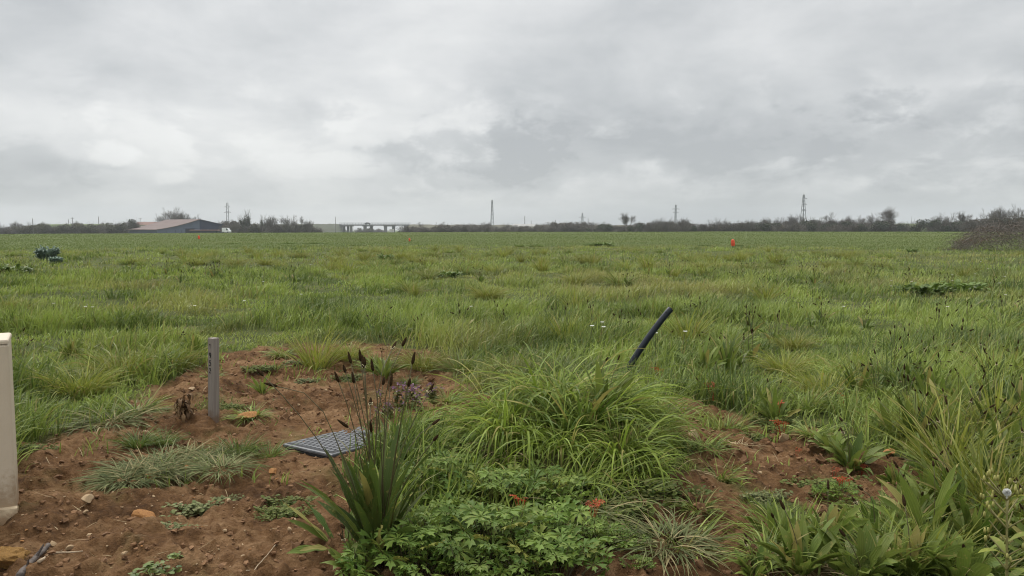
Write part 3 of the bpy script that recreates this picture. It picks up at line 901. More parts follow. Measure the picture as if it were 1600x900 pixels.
def geranium(n, rad, hgt, sc, reds=0, mat='geranium', name='cut_leaf_geranium'):
    root = thing(name, None, 'geranium')
    a = rng.random(n) * 6.28; r = np.sqrt(rng.random(n)) * rad
    z = hgt * (1 - (r / rad) ** 2 * .8) * (.45 + .6 * rng.random(n)) + .012
    P = np.stack([r * np.cos(a), r * np.sin(a), z], -1)
    s_ = sc * (.4 + .8 * rng.random(n))
    tl = np.clip(rng.normal(.15, .3, n) + .45 * (r / rad), -.6, 1.2)
    mb = MB(); scatter(mb, PV, NOQ, PT, P, s_, a - PI / 2 + PI, -tl, rng.random(n) * 6.28, G_=np.clip((rng.random(n) < .05) * .7 * rng.random(n) + .2 * rng.random(n), 0, 1))
    mb.build('leaves', M[mat], root, True)
    st = MB(); B = P * np.array([.45, .45, 0]) + np.stack([rng.normal(0, .01, n), rng.normal(0, .01, n), np.full(n, -.02)], -1)
    mid_ = (P + B) / 2 + np.array([0, 0, .012])
    st.segs(B, mid_, .0016, .0014, 4); st.segs(mid_, P, .0014, .0011, 4)
    st.build('leaf_stalks', M['stalk'], root)
    for k in range(reds):
        q = MB(); a_ = random.random() * 6.28; r_ = rad * random.uniform(.2, .95)
        scatter(q, PV, NOQ, PT, np.array([[r_ * math.cos(a_), r_ * math.sin(a_), hgt * (1 - (r_ / rad) ** 2 * .8) * 1.0 + .02]]), sc * .75, np.array([a_]), np.array([.3]), np.array([a_]))
        tag(q.build('red_leaf', M['red'], root), 'red autumn coloured leaf among the green ones')
    return root


ger = [geranium(105, .21, .115, .050, 0), geranium(84, .19, .10, .047, 0), geranium(56, .15, .07, .043, 0)]
for px, py, k, s_, lab in [(700, 770, 0, 1.05, 'cut leaf geranium right beside the tall dark plantain'),
                           (775, 800, 0, 1.15, 'cut leaf geranium in the middle of the lush patch below the mound'),
                           (690, 850, 1, 1.15, 'cut leaf geranium low in the patch at the plantain foot'),
                           (780, 870, 0, 1.2, 'cut leaf geranium at the bottom edge of the lush patch'),
                           (860, 850, 1, 1.1, 'cut leaf geranium at the right of the patch just left of the crimson leaves'),
                           (650, 905, 0, 1.1, 'cut leaf geranium cropped by the picture bottom beside the plantain'),
                           (730, 925, 1, 1.1, 'cut leaf geranium cropped by the picture bottom under the lush patch'),
                           (850, 915, 0, 1.1, 'cut leaf geranium cropped by the picture bottom below the red leaves'),
                           (850, 775, 2, 1.2, 'cut leaf geranium half under arching grass on the mound front'),
                           (735, 725, 2, 1.2, 'cut leaf geranium climbing between lid and mound'),
                           (930, 855, 2, .9, 'small cut leaf geranium beside bare soil at the patch end'),
                           (975, 850, 2, .5, 'single small geranium on bare soil before the pale grass tuft'),
                           (995, 885, 2, .35, 'tiny geranium seedling on bare soil at the bottom'),
                           (1310, 775, 2, .6, 'small geranium on the bare patch beside red leaves')]:
    place(ger[k], G(px, py), random.random() * 6.28, s_, lab, 'cut leaf geraniums')


def red_leaf_plant(n):
    mb = MB()
    P = np.stack([rng.normal(0, .025, n), rng.normal(0, .025, n), .03 + .03 * rng.random(n)], -1)
    scatter(mb, PV, NOQ, PT, P, .02 * (.6 + .6 * rng.random(n)), rng.random(n) * 6.28, rng.normal(.5, .6, n), rng.random(n) * 6.28, G_=.3 * rng.random(n))
    mb.segs(P * np.array([0.3, .3, 0]) - np.array([0, 0, .01]), P, .0012, .001, 4)
    return mb.mesh('red_seedling', M['red'])


RL = [red_leaf_plant(3), red_leaf_plant(5)]
for px, py, s_, lab in [(1115, 632, 1.2, 'orange red leaf cluster beside the grass tuft right of the mound'),
                        (1032, 598, 1.0, 'brick red leaf at the foot of the straw right of the conduit'),
                        (1310, 592, .9, 'pale red leaves among grass, left of two'),
                        (1330, 597, .9, 'pale red leaves among grass, right of two'),
                        (1320, 640, .8, 'small red leaf in the grass behind the bare patch'),
                        (1285, 605, .7, 'tiny red leaf left of the pale pair in the grass'),
                        (1215, 655, 1.0, 'red leaf cluster on the far rim of the bare patch'),
                        (1222, 685, 1.0, 'dark red leaf cluster by the stone on the bare patch'),
                        (1320, 768, 1.1, 'bright red leaf cluster in the middle of the right bare patch'),
                        (1345, 742, .8, 'pinkish red leaf just behind the bright red cluster'),
                        (1300, 750, .8, 'rusty red leaf left of the bright red cluster'),
                        (1243, 712, .7, 'small crimson leaf on bare soil below the stone'),
                        (925, 835, .9, 'crimson leaf cluster at the right end of the geranium patch'),
                        (815, 835, .9, 'orange red leaf cluster inside the geranium patch')]:
    p = G(px, py); o = link('red_leaf_seedling', RL[random.random() < .5])
    if py < 700 and px > 1000: p[2] += .035; s_ *= 1.25
    if px in (925, 815): p[2] += .085
    o.location = p; o.rotation_euler = (0, 0, random.random() * 6); o.scale = (s_,) * 3
    tag(o, lab, 'red leaf', 'red leaf seedlings')


# ------------------------------------------------------------------ low mats
def mat_mesh(name, n, rad, leaf, hgt, mat, asp=.6):
    tv = np.array([(0, 0, 0), (.35, .32, .05), (.8, .3, .02), (1, 0, -.05), (.8, -.3, .02), (.35, -.32, .05)]); tt = np.array([(0, 1, 5), (1, 2, 4), (1, 4, 5), (2, 3, 4)])
    a = rng.random(n) * 6.28; r = rad * rng.random(n) ** .6
    rad_a = 1 + .35 * np.sin(a * 3 + 1) + .2 * np.sin(a * 5)
    x, y = r * np.cos(a) * rad_a, r * np.sin(a) * rad_a * asp
    z = hgt * (.2 + .8 * fbm(x / .05 + 9, y / .05, 2, 3)) * rng.random(n)
    mb = MB(); scatter(mb, tv, NOQ, tt, np.stack([x, y, z], -1), leaf * (.5 + .8 * rng.random(n)), rng.random(n) * 6.28, rng.normal(0, .45, n), rng.random(n) * 6.28, G_=np.clip(rng.normal(.1, .15, n), 0, .7))
    k = n // 4
    mb.segs(np.stack([x[:k] * .8, y[:k] * .8, z[:k] * 0], -1), np.stack([x[:k], y[:k], z[:k]], -1), .0012, .0009, 3)
    return mb.mesh(name, mat)


MT = {'moss': mat_mesh('weed_mat', 900, .17, .018, .05, M['moss']), 'grey': mat_mesh('grey_weed_mat', 550, .12, .02, .05, M['grey']), 'small': mat_mesh('small_weed', 90, .05, .022, .04, M['deep'], 1)}
for px, py, k, s_, lab in [(480, 790, 'moss', 1.0, 'low green weed mat on soil left of the tall dark plantain'),
                           (440, 805, 'moss', .6, 'thin outer fringe of weed mat on the soil'),
                           (300, 800, 'grey', .9, 'grey green creeping weed with curled leaves below the grass mat'),
                           (268, 822, 'grey', .6, 'small grey creeping weed at the lower left of the larger one'),
                           (345, 780, 'grey', .5, 'small grey creeping weed near pale pebbles'),
                           (240, 893, 'small', 1.0, 'small clover like seedling at the bottom of the soil'),
                           (275, 875, 'small', .5, 'tiny three leaved seedling alone on the soil'),
                           (465, 575, 'grey', .9, 'greyish weed cushion left of the upright tuft foot'),
                           (480, 592, 'grey', .7, 'flat grey weed on the soil before the upright tuft'),
                           (720, 665, 'moss', .9, 'low weed mat at the left rim of the mound'),
                           (410, 582, 'moss', .8, 'low weed patch on the soil right of the stake top'),
                           (560, 592, 'moss', 1.0, 'weed patch below the dark green tuft'),
                           (40, 700, 'moss', .7, 'weed cushion by the cabinet, level with its middle'),
                           (1240, 670, 'moss', 1.2, 'low weed mat on the far rim of the right bare patch'),
                           (1060, 700, 'moss', .9, 'low weed mat between mound and bare patch'),
                           (1290, 765, 'moss', 1.0, 'reddish weed mat in the right bare patch'),
                           (1195, 780, 'grey', .7, 'grey weed at the middle of the bare patch'),
                           (1380, 790, 'moss', .9, 'low weed mat between rosettes right of the red cluster'),
                           (1175, 680, 'moss', .8, 'thin weed mat behind the bare patch'),
                           (960, 800, 'moss', 1.2, 'low weed mat at the right foot of the geraniums'),
                           (1010, 770, 'moss', 1.1, 'weed mat between arching grass and pale tuft'),
                           (1050, 600, 'moss', 1.2, 'weed cushion with pale stems right of the conduit'),
                           (365, 640, 'moss', .5, 'brownish weed at the right of the stake foot')]:
    o = link('creeping_weed', MT[k]); o.location = G(px, py); o.rotation_euler = (0, 0, random.random() * .8 - .4); o.scale = (s_,) * 3
    tag(o, lab, 'weed', 'low weeds on the soil')


# purple dead-nettle
def nettle():
    root = thing('purple_dead_nettle', None, 'dead nettle')
    lf, fl = MB(), MB()
    tv = np.array([(0, 0, 0), (.5, .42, .05), (1, 0, -.1), (.5, -.42, .05)]); tq = np.array([(0, 1, 2, 3)])
    for k in range(16):
        b = np.array([random.gauss(0, .05), random.gauss(0, .04), 0]); h_ = random.uniform(.06, .13)
        tp = b + np.array([random.gauss(0, .02), random.gauss(0, .02), h_])
        lf.segs([b], [tp], .0018, .0014, 4)
        n = 12; t = rng.random(n) * .8 + .2
        P = b + (tp - b) * t[:, None]
        scatter(lf, tv, tq, NOT, P, .024, rng.random(n) * 6.28, rng.normal(.3, .3, n), rng.random(n) * 6.28, G_=np.clip(rng.normal(.35, .2, n), 0, 1))
        n = 9; P = tp + rng.normal(0, .006, (n, 3))
        scatter(fl, tv, tq, NOT, P, .013, rng.random(n) * 6.28, rng.normal(.8, .5, n), rng.random(n) * 6.28)
    lf.build('leaves', M['moss'], root); fl.build('flowers', M['purple'], root)
    return root


nt_ = nettle()
for px, py, s_, lab in [(635, 642, 1.2, 'purple flowered dead nettle directly behind the manhole lid'), (665, 628, .9, 'purple dead nettle right of the larger one behind the lid'),
                        (612, 650, .7, 'small purple dead nettle left end behind the lid')]:
    place(nt_, G(px, py), random.random() * 6, s_, lab, 'dead nettles behind the lid')

# dead dock by the stake
mb = MB(); n = 46
P = np.stack([rng.normal(0, .012, n), rng.normal(0, .012, n), .012 + .11 * rng.random(n)], -1)
V, Q, T = ribbon(P, .06 + .03 * rng.random(n), .026, rng.random(n) * 6.28, rng.normal(.5, .5, n), 2.2 + rng.random(n), 5, 'lance', fold=.5, G_=rng.random(n) * .5)
mb.add(V, Q, tint=T); mb.tube(np.array([(0, 0, -.01), (.004, 0, .08), (0, .004, .165)]), [.005, .004, .002], 5)
o = mb.build('dead_dock', M['dead'], None, True); o.location = G(288, 655); o.scale = (.75, .75, 1.0); tag(o, 'dead brown curled dock standing on soil left of the stake', 'dead plant')

# groundsel with a white seed head
gr = thing('groundsel', 'pale yellow groundsel with one white fluffy seed head at the lower right', 'groundsel', G(1572, 955)); gr.scale = (1.15,) * 3
mb = MB(); main = stalk_path(.27, 1.7, .05, 0); mb.tube(main, np.linspace(.0038, .002, 9), 6)
lv = MB(); tips = []; budm = solid('groundsel_bud', (.20, .20, .05), (.34, .31, .09), .7, 60)
for k in range(22):
    t = random.randint(3, 8); a_ = random.random() * 6.28; b = main[t]
    e = b + np.array([math.cos(a_) * .045, math.sin(a_) * .045, .035 + .02 * random.random()]) * random.uniform(.6, 1.3)
    mb.segs([b], [e], .0022, .0016, 5); tips.append(e)
for e in tips:
    buds = MB()
    for q in range(2):
        c = e + np.array([random.gauss(0, .008), random.gauss(0, .008), random.uniform(0, .01)])
        buds.tube(np.array([c, c + [0, 0, .006], c + [0, 0, .014]]), [.002, .0032, .002], 6)
    buds.build('flower_bud', budm, gr, True)
mb.build('stem', solid('groundsel_stem', (.16, .15, .05), (.24, .21, .08), .6, 30), gr, True)
P = main[[1, 2, 3, 4, 5, 2, 4]]; V, Q, T = ribbon(P, .09, .02, rng.random(7) * 6.28, .6, .9, 6, 'lance', fold=.3); lv.add(V, Q, tint=T)
lv.build('leaves', M['yellow'], gr, True)
sh = MB(); n = 260; d = rng.normal(0, 1, (n, 3)); d /= np.linalg.norm(d, axis=1, keepdims=True); c = main[-1] + np.array([0, 0, .02])
sh.segs(np.tile(c, (n, 1)), c + d * .0095, .0003, .0009, 3); sh.tube(np.array([main[-1], c]), [.002, .002], 5)
sh.build('seed_head', M['white'], gr)

# white flowers in the meadow
def daisy(r=.012, h=.2):
    root = thing('white_flower', None, 'white flower')
    p = stalk_path(h, 1.0, .08, 0); MB().tube(p, .0014, 4).build('stem', M['stalk'], root)
    b = MB(); n = 12; a = np.arange(n) * 2 * PI / n
    V, Q, T = ribbon(np.tile(p[-1], (n, 1)), r, r * .55, a, .5, .6, 3, 'lance'); b.add(V, Q, tint=T)
    b.tube(np.array([p[-1], p[-1] + [0, 0, .005]]), [.004, .003], 6, mi=1)
    b.build('flower_head', [M['white'], M['pollen']], root)
    return root


ds = daisy(.018, .24)
for px, py, lab in [(920, 560, 'white flower left of three behind the mound'), (938, 552, 'white flower highest of three behind the mound'), (945, 562, 'small white flower right of three behind the mound'),
                    (1024, 575, 'round white flower just right of the conduit'), (1065, 572, 'white flower behind the dark plantain clump right of the conduit')]:
    place(ds, G(px, py), random.random() * 6, 1.1, lab, 'white meadow flowers')
for k in range(34):
    px = random.choice([random.uniform(30, 900), random.uniform(1080, 1590), random.uniform(1350, 1590)]); py = random.uniform(400, 520)
    q = G(px, py); place(ds, q, random.random() * 6, .8 + .03 * q[1], 'small white flower in the open meadow grass', 'white meadow flowers')


# darker leafy weeds at the field edge
def leafy_weed(mat, n=60, L=.35, W=.10, e0=.9):
    mb = MB(); a = rng.random(n) * 6.28; r = np.sqrt(rng.random(n)) * .28
    P = np.stack([r * np.cos(a), r * np.sin(a), .12 * rng.random(n)], -1)
    V, Q, T = ribbon(P, L * (.6 + .6 * rng.random(n)), W, a + rng.normal(0, .6, n), e0 + rng.normal(0, .25, n), 1.0, 5, 'spoon', fold=.3, wav=.3, R_=np.clip(P[:, 2] / .12 * .5 + rng.normal(.3, .25, n), 0, 1))
    mb.add(V, Q, tint=T); return mb.mesh('leafy_weed', mat, True)


M['darkweed'] = leafy('dark_weed_leaf', (.06, .10, .018), (.15, .20, .05), (.2, .18, .06), .3, rough=.6, spec=.15)
LW = {'deep': tuft_mesh('weed_ridge', 420, .20, .022, .30, 1.15, .9, M['deep'], .05), 'blue': leafy_weed(M['blue'], 220, .24, .10, .9), 'dk': leafy_weed(M['deep'], 150, .22, .06, .8)}
for px, py, k, sx, sz, lab in [(75, 408, 'blue', .85, 1.5, 'blue green bushy cabbage like weed in the meadow on the far left'),
                               (88, 411, 'blue', .5, .7, 'smaller blue green weed at the right foot of the bushy one'),
                               (20, 432, 'dk', 1.3, .8, 'dark leafy weed patch near the left picture edge'),
                               (940, 386, 'dk', 2.0, .8, 'dark leafy weed clump at the field edge near the middle'),
                               (925, 386, 'dk', 1.2, .6, 'small dark leafy weed at the left of the middle clump'),
                               (450, 381, 'deep', 2.4, .5, 'long low green weed ridge at the field edge left of the middle, left half'),
                               (490, 381, 'deep', 2.4, .55, 'long low green weed ridge at the field edge left of the middle, right half'),
                               (555, 384, 'deep', 2.0, .45, 'low green weed patch at the field edge before the left bridge pier'),
                               (625, 386, 'deep', 2.2, .5, 'low green weed hump at the field edge before the right bridge end'),
                               (812, 386, 'deep', 1.1, .55, 'small green weed at the field edge below the far pole'),
                               (838, 386, 'deep', 1.4, .55, 'green weed left of the dark middle clump'),
                               (892, 387, 'deep', 1.2, .45, 'low green weed just left of the dark middle clump'),
                               (1100, 385, 'deep', 1.4, .5, 'green weed at the field edge left of the orange marker'),
                               (1155, 385, 'deep', 1.1, .45, 'green weed at the foot of the orange marker'),
                               (365, 381, 'deep', 1.8, .45, 'low green weed at the field edge before the barn'),
                               (603, 410, 'dk', .9, .9, 'spiky green weed in the mid meadow below the bridge'),
                               (1425, 396, 'dk', .8, .6, 'dark weed in the meadow left of the bramble heap'),
                               (1445, 462, 'dk', 1.3, .6, 'dark leafy weed in the right meadow, left of two'),
                               (1500, 458, 'dk', 1.3, .6, 'dark leafy weed in the right meadow, right of two'),
                               (705, 435, 'dk', .9, .5, 'dark leafy weed in the middle of the meadow')]:
    o = link('leafy_weed', LW[k]); o.location = G(px, py); o.rotation_euler = (0, 0, random.random() * 6 if sx < 1.6 else 0); o.scale = (sx * .75, sx * .6, sz * 1.9) if k == 'deep' else (sx * .85, sx * .7, sz * 1.4) if k == 'dk' else (sx, sx * .8, sz)
    tag(o, lab, 'weed', 'leafy weeds in the meadow')


# ------------------------------------------------------------------ soil crumbs, stones, sticks
def ico(sub=1):
    import bmesh
    bm = bmesh.new(); bmesh.ops.create_icosphere(bm, subdivisions=sub, radius=1)
    V = np.array([v.co[:] for v in bm.verts]); T = np.array([[v.index for v in f.verts] for f in bm.faces]); bm.free()
    return V, T


IV, IT = ico(1); IV2, IT2 = ico(2)


def lump(sq=(1, .8, .6), rough=.25, seed=0, V=None):
    r = np.random.default_rng(seed); V = (IV if V is None else V).copy()
    for k in range(10):   # cut flat facets
        d = r.normal(0, 1, 3); d /= np.linalg.norm(d); c = r.uniform(.35, .8)
        ex = np.clip(V @ d - c, 0, None); V -= ex[:, None] * d
    V *= 1 + r.normal(0, rough * .3, (len(V), 1))
    return V * np.array(sq)


mb = MB()
for s in range(5):
    n = 3600
    x, y, r, a = wedge(n * 2, 2.0, 8.5, 36); k = soil_mask(x, y) > rng.random(n * 2) * .9 + .1; x, y = x[k], y[k]; n = len(x)
    s_ = .0025 + .016 * rng.random(n) ** 5
    scatter(mb, lump((1, .85, .7), .4, s), NOQ, IT, np.stack([x, y, height(x, y) + s_ * .3], -1), s_, rng.random(n) * 6.28, rng.normal(0, .5, n), rng.random(n) * 6.28)
tag(mb.build('soil_crumbs', M['soilclod']), 'loose brown soil crumbs over the bare ground', 'soil', kind='stuff')
mb = MB()
for s in range(4):
    n = 420; x, y, r, a = wedge(n * 2, 2.0, 8.5, 36); k = soil_mask(x, y) > .6; x, y = x[k], y[k]; n = len(x)
    s_ = .0025 + .005 * rng.random(n) ** 2
    scatter(mb, lump((1, .75, .5), .3, 20 + s), NOQ, IT, np.stack([x, y, height(x, y) + s_ * .2], -1), s_, rng.random(n) * 6.28, rng.normal(0, .4, n), rng.random(n) * 6.28)
tag(mb.build('gravel', M['stone']), 'tiny pale gravel grains in the bare soil', 'gravel', kind='stuff')
# wilted litter: rootlets and straw bits
n = 500; x, y, r, a = wedge(n * 3, 2.2, 8, 36); k = soil_mask(x, y) > .3; x, y = x[k], y[k]; n = len(x)
V, Q, T = ribbon(np.stack([x, y, height(x, y) + .006], -1), .03 + .07 * rng.random(n), .0025, rng.random(n) * 6.28, rng.normal(.1, .25, n), rng.normal(.2, .4, n), 4)
mb = MB(); mb.add(V, Q, tint=T); tag(mb.build('straw_litter', M['straw']), 'bits of bleached straw and rootlets lying on the soil', 'straw', kind='stuff')

SM = []
for k, (sq, mt) in enumerate([((1, .7, .3), 'ochre'), ((1, .75, .5), 'stone'), ((1, .9, .65), 'stone'), ((1, .6, .45), 'stone'), ((1, .8, .45), 'ochre')]):
    b = MB(); b.add(lump(sq, .12, 50 + k, IV2), None, IT2); SM.append(b.mesh('stone', M[mt]))


def stone(k, px, py, wpx, lab, group='stones on the soil', tilt=0.0, rz=None, name='stone', cat='stone'):
    p = G(px, py); s_ = wpx * (1.22 if name == 'stone' else 1.0) / 2 * math.hypot(p[1], H) / F
    o = link(name, SM[k]); o.location = p + np.array([0, 0, s_ * .36]); o.scale = (s_,) * 3
    o.rotation_euler = (tilt, random.uniform(-.2, .2), random.random() * 6.28 if rz is None else rz)
    return tag(o, lab, cat, group)


stone(0, 227, 803, 38, 'large flat ochre stone tilted on the bare soil', tilt=.7, rz=.5)
stone(0, 240, 752, 28, 'flat rust coloured stone at the front edge of the grey grass mat', rz=.2, tilt=.3)
stone(1, 243, 762, 12, 'small pinkish pebble under the rust coloured stone')
stone(4, 294, 736, 17, 'orange brown stone lying in the right of the grey grass mat', tilt=.5)
stone(3, 138, 788, 24, 'pale yellow angular stone, upper of a group left of the flat ochre one', tilt=.4)
stone(3, 133, 803, 14, 'pale chip just below the pale yellow angular stone')
stone(1, 141, 831, 15, 'buff pebble between the angular stone and the dark branch')
stone(2, 82, 854, 15, 'pinkish stone touching the tip of the dark branch', rz=0)
stone(3, 108, 860, 18, 'pale oval stone behind the light twig', tilt=.2)
stone(1, 195, 868, 12, 'pale chip right of the light twig')
stone(2, 130, 714, 9, 'white pebble on the soil between cabinet and grey grass mat')
stone(1, 352, 832, 10, 'cream pebble right of the creeping grey weed')
stone(1, 357, 786, 9, 'round cream pebble right of the grey grass mat')
stone(4, 427, 732, 18, 'rust stone beside the left corner of the manhole lid', tilt=.5)
stone(4, 385, 657, 32, 'flat orange brown stone at the right of the stake', rz=.1)
stone(3, 453, 833, 13, 'pale upright chip below the weed mat', tilt=1.0)
stone(2, 452, 808, 9, 'small ochre chip under the edge of the weed mat')
stone(1, 225, 672, 15, 'pale yellow stone on the soil below the flopping grass clump')
stone(2, 175, 664, 10, 'buff pebble at the tip of the flopping grass clump')
stone(1, 290, 668, 10, 'pale stone left of the stake foot')
stone(2, 268, 706, 12, 'pinkish pebble inside the top of the grey grass mat')
stone(4, 650, 713, 14, 'orange stone right of the tall plantain leaves')
stone(2, 1225, 688, 26, 'buff stone beside dark red leaves at the bare patch')
stone(1, 1187, 742, 9, 'cream pebble in the middle of the bare soil patch')
stone(2, 1082, 683, 24, 'weathered grey buff stone half hidden by grass right of the mound')
stone(4, 1390, 712, 22, 'rusty stone in the gap between the leafy rosettes', rz=.3)
stone(1, 380, 872, 10, 'pink chip right of the bottom seedling')
stone(3, 300, 612, 12, 'pale brown stone behind the dead dock')
for k in range(75):
    while True:
        px, py = random.uniform(20, 700), random.uniform(600, 895)
        q = flat(px, py)
        if float(soil_mask(q[0], q[1])) > .8 and math.hypot(q[0] - LIDC[0], q[1] - LIDC[1]) > .5: break
    stone(random.choice([1, 1, 2, 3, 4]), px, py, random.choice([4, 5, 5, 6, 8]), 'small pale pebble among many on the bare soil', 'small pebbles on the soil', name='pebble', cat='pebble')
# clods
cb = [MB().add(lump((1, .9, .7), .9, 80 + k, IV2), None, IT2).mesh('soil_clod', M['soilclod'], False) for k in range(3)]
for k in range(120):
    while True:
        px, py = random.choice([(random.uniform(20, 520), random.uniform(690, 898)), (random.uniform(60, 700), random.uniform(600, 720)), (random.uniform(1000, 1300), random.uniform(700, 898))])
        q = flat(px, py)
        if float(soil_mask(q[0], q[1])) > .8 and math.hypot(q[0] - LIDC[0], q[1] - LIDC[1]) > .4: break
    p = G(px, py); s_ = random.choice([.010, .013, .016, .02, .026, .032]) * random.uniform(.8, 1.15)
    o = link('soil_clod', cb[k % 3]); o.location = p + np.array([0, 0, s_ * .2]); o.scale = (s_,) * 3; o.rotation_euler = (random.random(), random.random(), random.random() * 6)
    tag(o, 'reddish brown lump of earth on the bare soil', 'clod', 'lumps of earth')
# ochre clod
V = IV2.copy(); V2, T2 = ico(4); V2 = lump((1.25, .8, .55), .05, 5, V2)
V2 = V2 * (1 + .22 * (fbm(V2[:, 0] * 4 + V2[:, 2] * 3, V2[:, 1] * 4 - V2[:, 2] * 2, 4, 91) - .5)[:, None] * 2 + .35 * (fbm(V2[:, 0] * 13 + V2[:, 2] * 9, V2[:, 1] * 13 - V2[:, 2] * 7, 3, 92) - .5)[:, None])
o = MB().add(V2, None, T2).build('ochre_clod', M['clod'], None, False); o.location = G(12, 885) + np.array([0, 0, .02]); o.scale = (.078,) * 3
tag(o, 'crumbly bright ochre lump of earth beside the dark branch', 'clod')
# sticks
def stick(name, pts, r0, r1, mat, lab, wob=.004, knots=True):
    P = np.array([G(*q) for q in pts]); P[:, 2] += r0 * .9
    t = np.linspace(0, 1, 18); src = np.linspace(0, 1, len(P))
    Q = np.stack([np.interp(t, src, P[:, i]) for i in range(3)], -1) + rng.normal(0, wob, (18, 3)) * np.array([1, 1, .4])
    rr_ = np.linspace(r0, r1, 18) * (1 + rng.normal(0, .08, 18))
    b = MB().tube(Q - Q[0], rr_, 8)
    if knots:
        for k in (5, 10, 14): b.segs([Q[k] - Q[0]], [Q[k] - Q[0] + rng.normal(0, .012, 3) + [0, 0, .008]], rr_[k] * .6, rr_[k] * .3, 5)
    o = b.build(name, mat, None, True); o.location = Q[0]; return tag(o, lab, 'stick')


stick('fallen_branch', [(28, 905), (50, 878), (76, 856)], .011, .008, M['branch'], 'thick dark broken branch at the bottom left beside the ochre lump', .002)
stick('dry_twig', [(60, 883), (85, 872), (128, 858)], .006, .002, M['stick'], 'thin pale twig crossing the tip of the dark branch', .001)
stick('dry_twig', [(145, 898), (149, 870), (152, 842)], .0018, .001, M['branch'], 'hair thin dark rootlet upright on the soil right of the pale twig', .003, False)
stick('dry_twig', [(385, 898), (398, 893), (432, 852)], .0022, .0012, M['stick'], 'thin pale stem on the soil left of the tall plantain', .001, False)
stick('dry_twig', [(855, 858), (910, 855), (968, 856)], .0026, .0016, M['stick'], 'pale dead stem lying along the right of the geranium patch', .001, False)
stick('dry_twig', [(1376, 778), (1388, 742), (1432, 728)], .003, .0016, M['stick'], 'bent pale stem on the bare patch below the tall plantains', .001, False)
stick('dry_twig', [(88, 722), (93, 712), (90, 700)], .0015, .001, M['stick'], 'short curled pale root on soil right of the cabinet', .002, False)

# ------------------------------------------------------------------ cabinet
def splash(m, col, z0_, z1_):
    nt_ = m.node_tree; b_ = [n for n in nt_.nodes if n.type == 'BSDF_PRINCIPLED'][0]; src = b_.inputs['Base Color'].links[0].from_socket
    tc_ = _mk(nt_, 'ShaderNodeTexCoord'); sx_ = _mk(nt_, 'ShaderNodeSeparateXYZ'); nt_.links.new(tc_.outputs['Object'], sx_.inputs[0])
    n1_ = _mk(nt_, 'ShaderNodeTexNoise', i_Scale=18.0, i_Detail=8.0, i_Roughness=.7); nt_.links.new(tc_.outputs['Object'], n1_.inputs['Vector'])
    mr_ = _mk(nt_, 'ShaderNodeMapRange'); nt_.links.new(sx_.outputs[2], mr_.inputs['Value'])
    for k_, v_ in zip(('From Min', 'From Max', 'To Min', 'To Max'), (z0_, z1_, .45, -.35)): mr_.inputs[k_].default_value = v_
    ad_ = _mk(nt_, 'ShaderNodeMath', operation='ADD'); nt_.links.new(mr_.outputs[0], ad_.inputs[0]); nt_.links.new(n1_.outputs[0], ad_.inputs[1])
    r2 = _mk(nt_, 'ShaderNodeMapRange', interpolation_type='SMOOTHSTEP'); nt_.links.new(ad_.outputs[0], r2.inputs['Value'])
    for k_, v_ in zip(('From Min', 'From Max', 'To Min', 'To Max'), (.52, .85, 0, .75)): r2.inputs[k_].default_value = v_
    mx_ = _mk(nt_, 'ShaderNodeMix', data_type='RGBA'); nt_.links.new(r2.outputs[0], mx_.inputs['Factor']); nt_.links.new(src, mx_.inputs['A']); mx_.inputs['B'].default_value = (*col, 1)
    nt_.links.new(mx_.outputs['Result'], b_.inputs['Base Color'])


splash(M['cabinet'], (.26, .17, .09), 0, .30); splash(M['mortar'], (.20, .11, .05), -.05, .12); splash(M['wood'], (.13, .075, .04), -.02, .16)
B = G(26, 800)
az = math.atan2(B[0], B[1])
cabw, cabd = .42, .22
top = at(26, 531, B[1])[2]
hgt = top - B[2]
face_r = np.array([math.cos(-az - .05), math.sin(-az - .05), 0])      # along the front face, to the right
nrm = np.array([math.sin(-az - .05), -math.cos(-az - .05), 0])        # towards the viewer
cen = np.array([B[0], B[1], 0]) - face_r * cabw / 2 - nrm * cabd / 2
rzc = math.atan2(face_r[1], face_r[0])
cab = thing('utility_cabinet', 'cream utility cabinet standing in bare soil at the left picture edge', 'cabinet', (cen[0], cen[1], B[2]), rzc)
MB().box((0, 0, (hgt - .012) / 2 - .05), (cabw, cabd, hgt + .10 - .012), bev=.012).build('body', M['cabinet'], cab)
MB().box((0, 0, hgt - .006), (cabw + .004, cabd + .004, .016), bev=.007).build('lid', M['cabinet'], cab)
MB().box((-.015, -cabd / 2 - .003, hgt * .5), (cabw - .12, .006, hgt * .7), bev=.003).build('door', M['cabinet'], cab)
mb = MB(); n = 30; xs_ = np.linspace(-cabw / 2, cabw / 2 + .004, n); hh = .015 + .05 * fbm(xs_ * 14, xs_ * 0, 3, 4) * np.linspace(1.2, .2, n)
fy = -cabd / 2 - .014 - .006 * fbm(xs_ * 20, xs_ * 0, 2, 6)
V = np.concatenate([np.stack([xs_, fy - .014, np.full(n, -.06)], -1), np.stack([xs_, fy, hh], -1), np.stack([xs_, np.full(n, -cabd / 2 + .002), hh + .004], -1)])
Q = [(i, i + 1, n + i + 1, n + i) for i in range(n - 1)] + [(n + i, n + i + 1, 2 * n + i + 1, 2 * n + i) for i in range(n - 1)]
mb.add(V, Q); mb.build('mortar_foot', M['mortar'], cab)

# ------------------------------------------------------------------ stake
B = G(334, 657); dist = math.hypot(B[1], H)
hs = at(334, 528, B[1])[2] - B[2]; w = .042
st = thing('survey_stake', 'weathered grey square wooden stake with black numbers in the bare soil', 'stake', B, 0)
st.rotation_euler = (.015, .02, math.radians(35) - math.atan2(B[0], B[1]) * 1.0)
b = MB(); b.box((0, 0, hs / 2 - .10), (w, w, hs + .20), bev=.003)
b.build('post', M['wood'], st)
txt = MB()


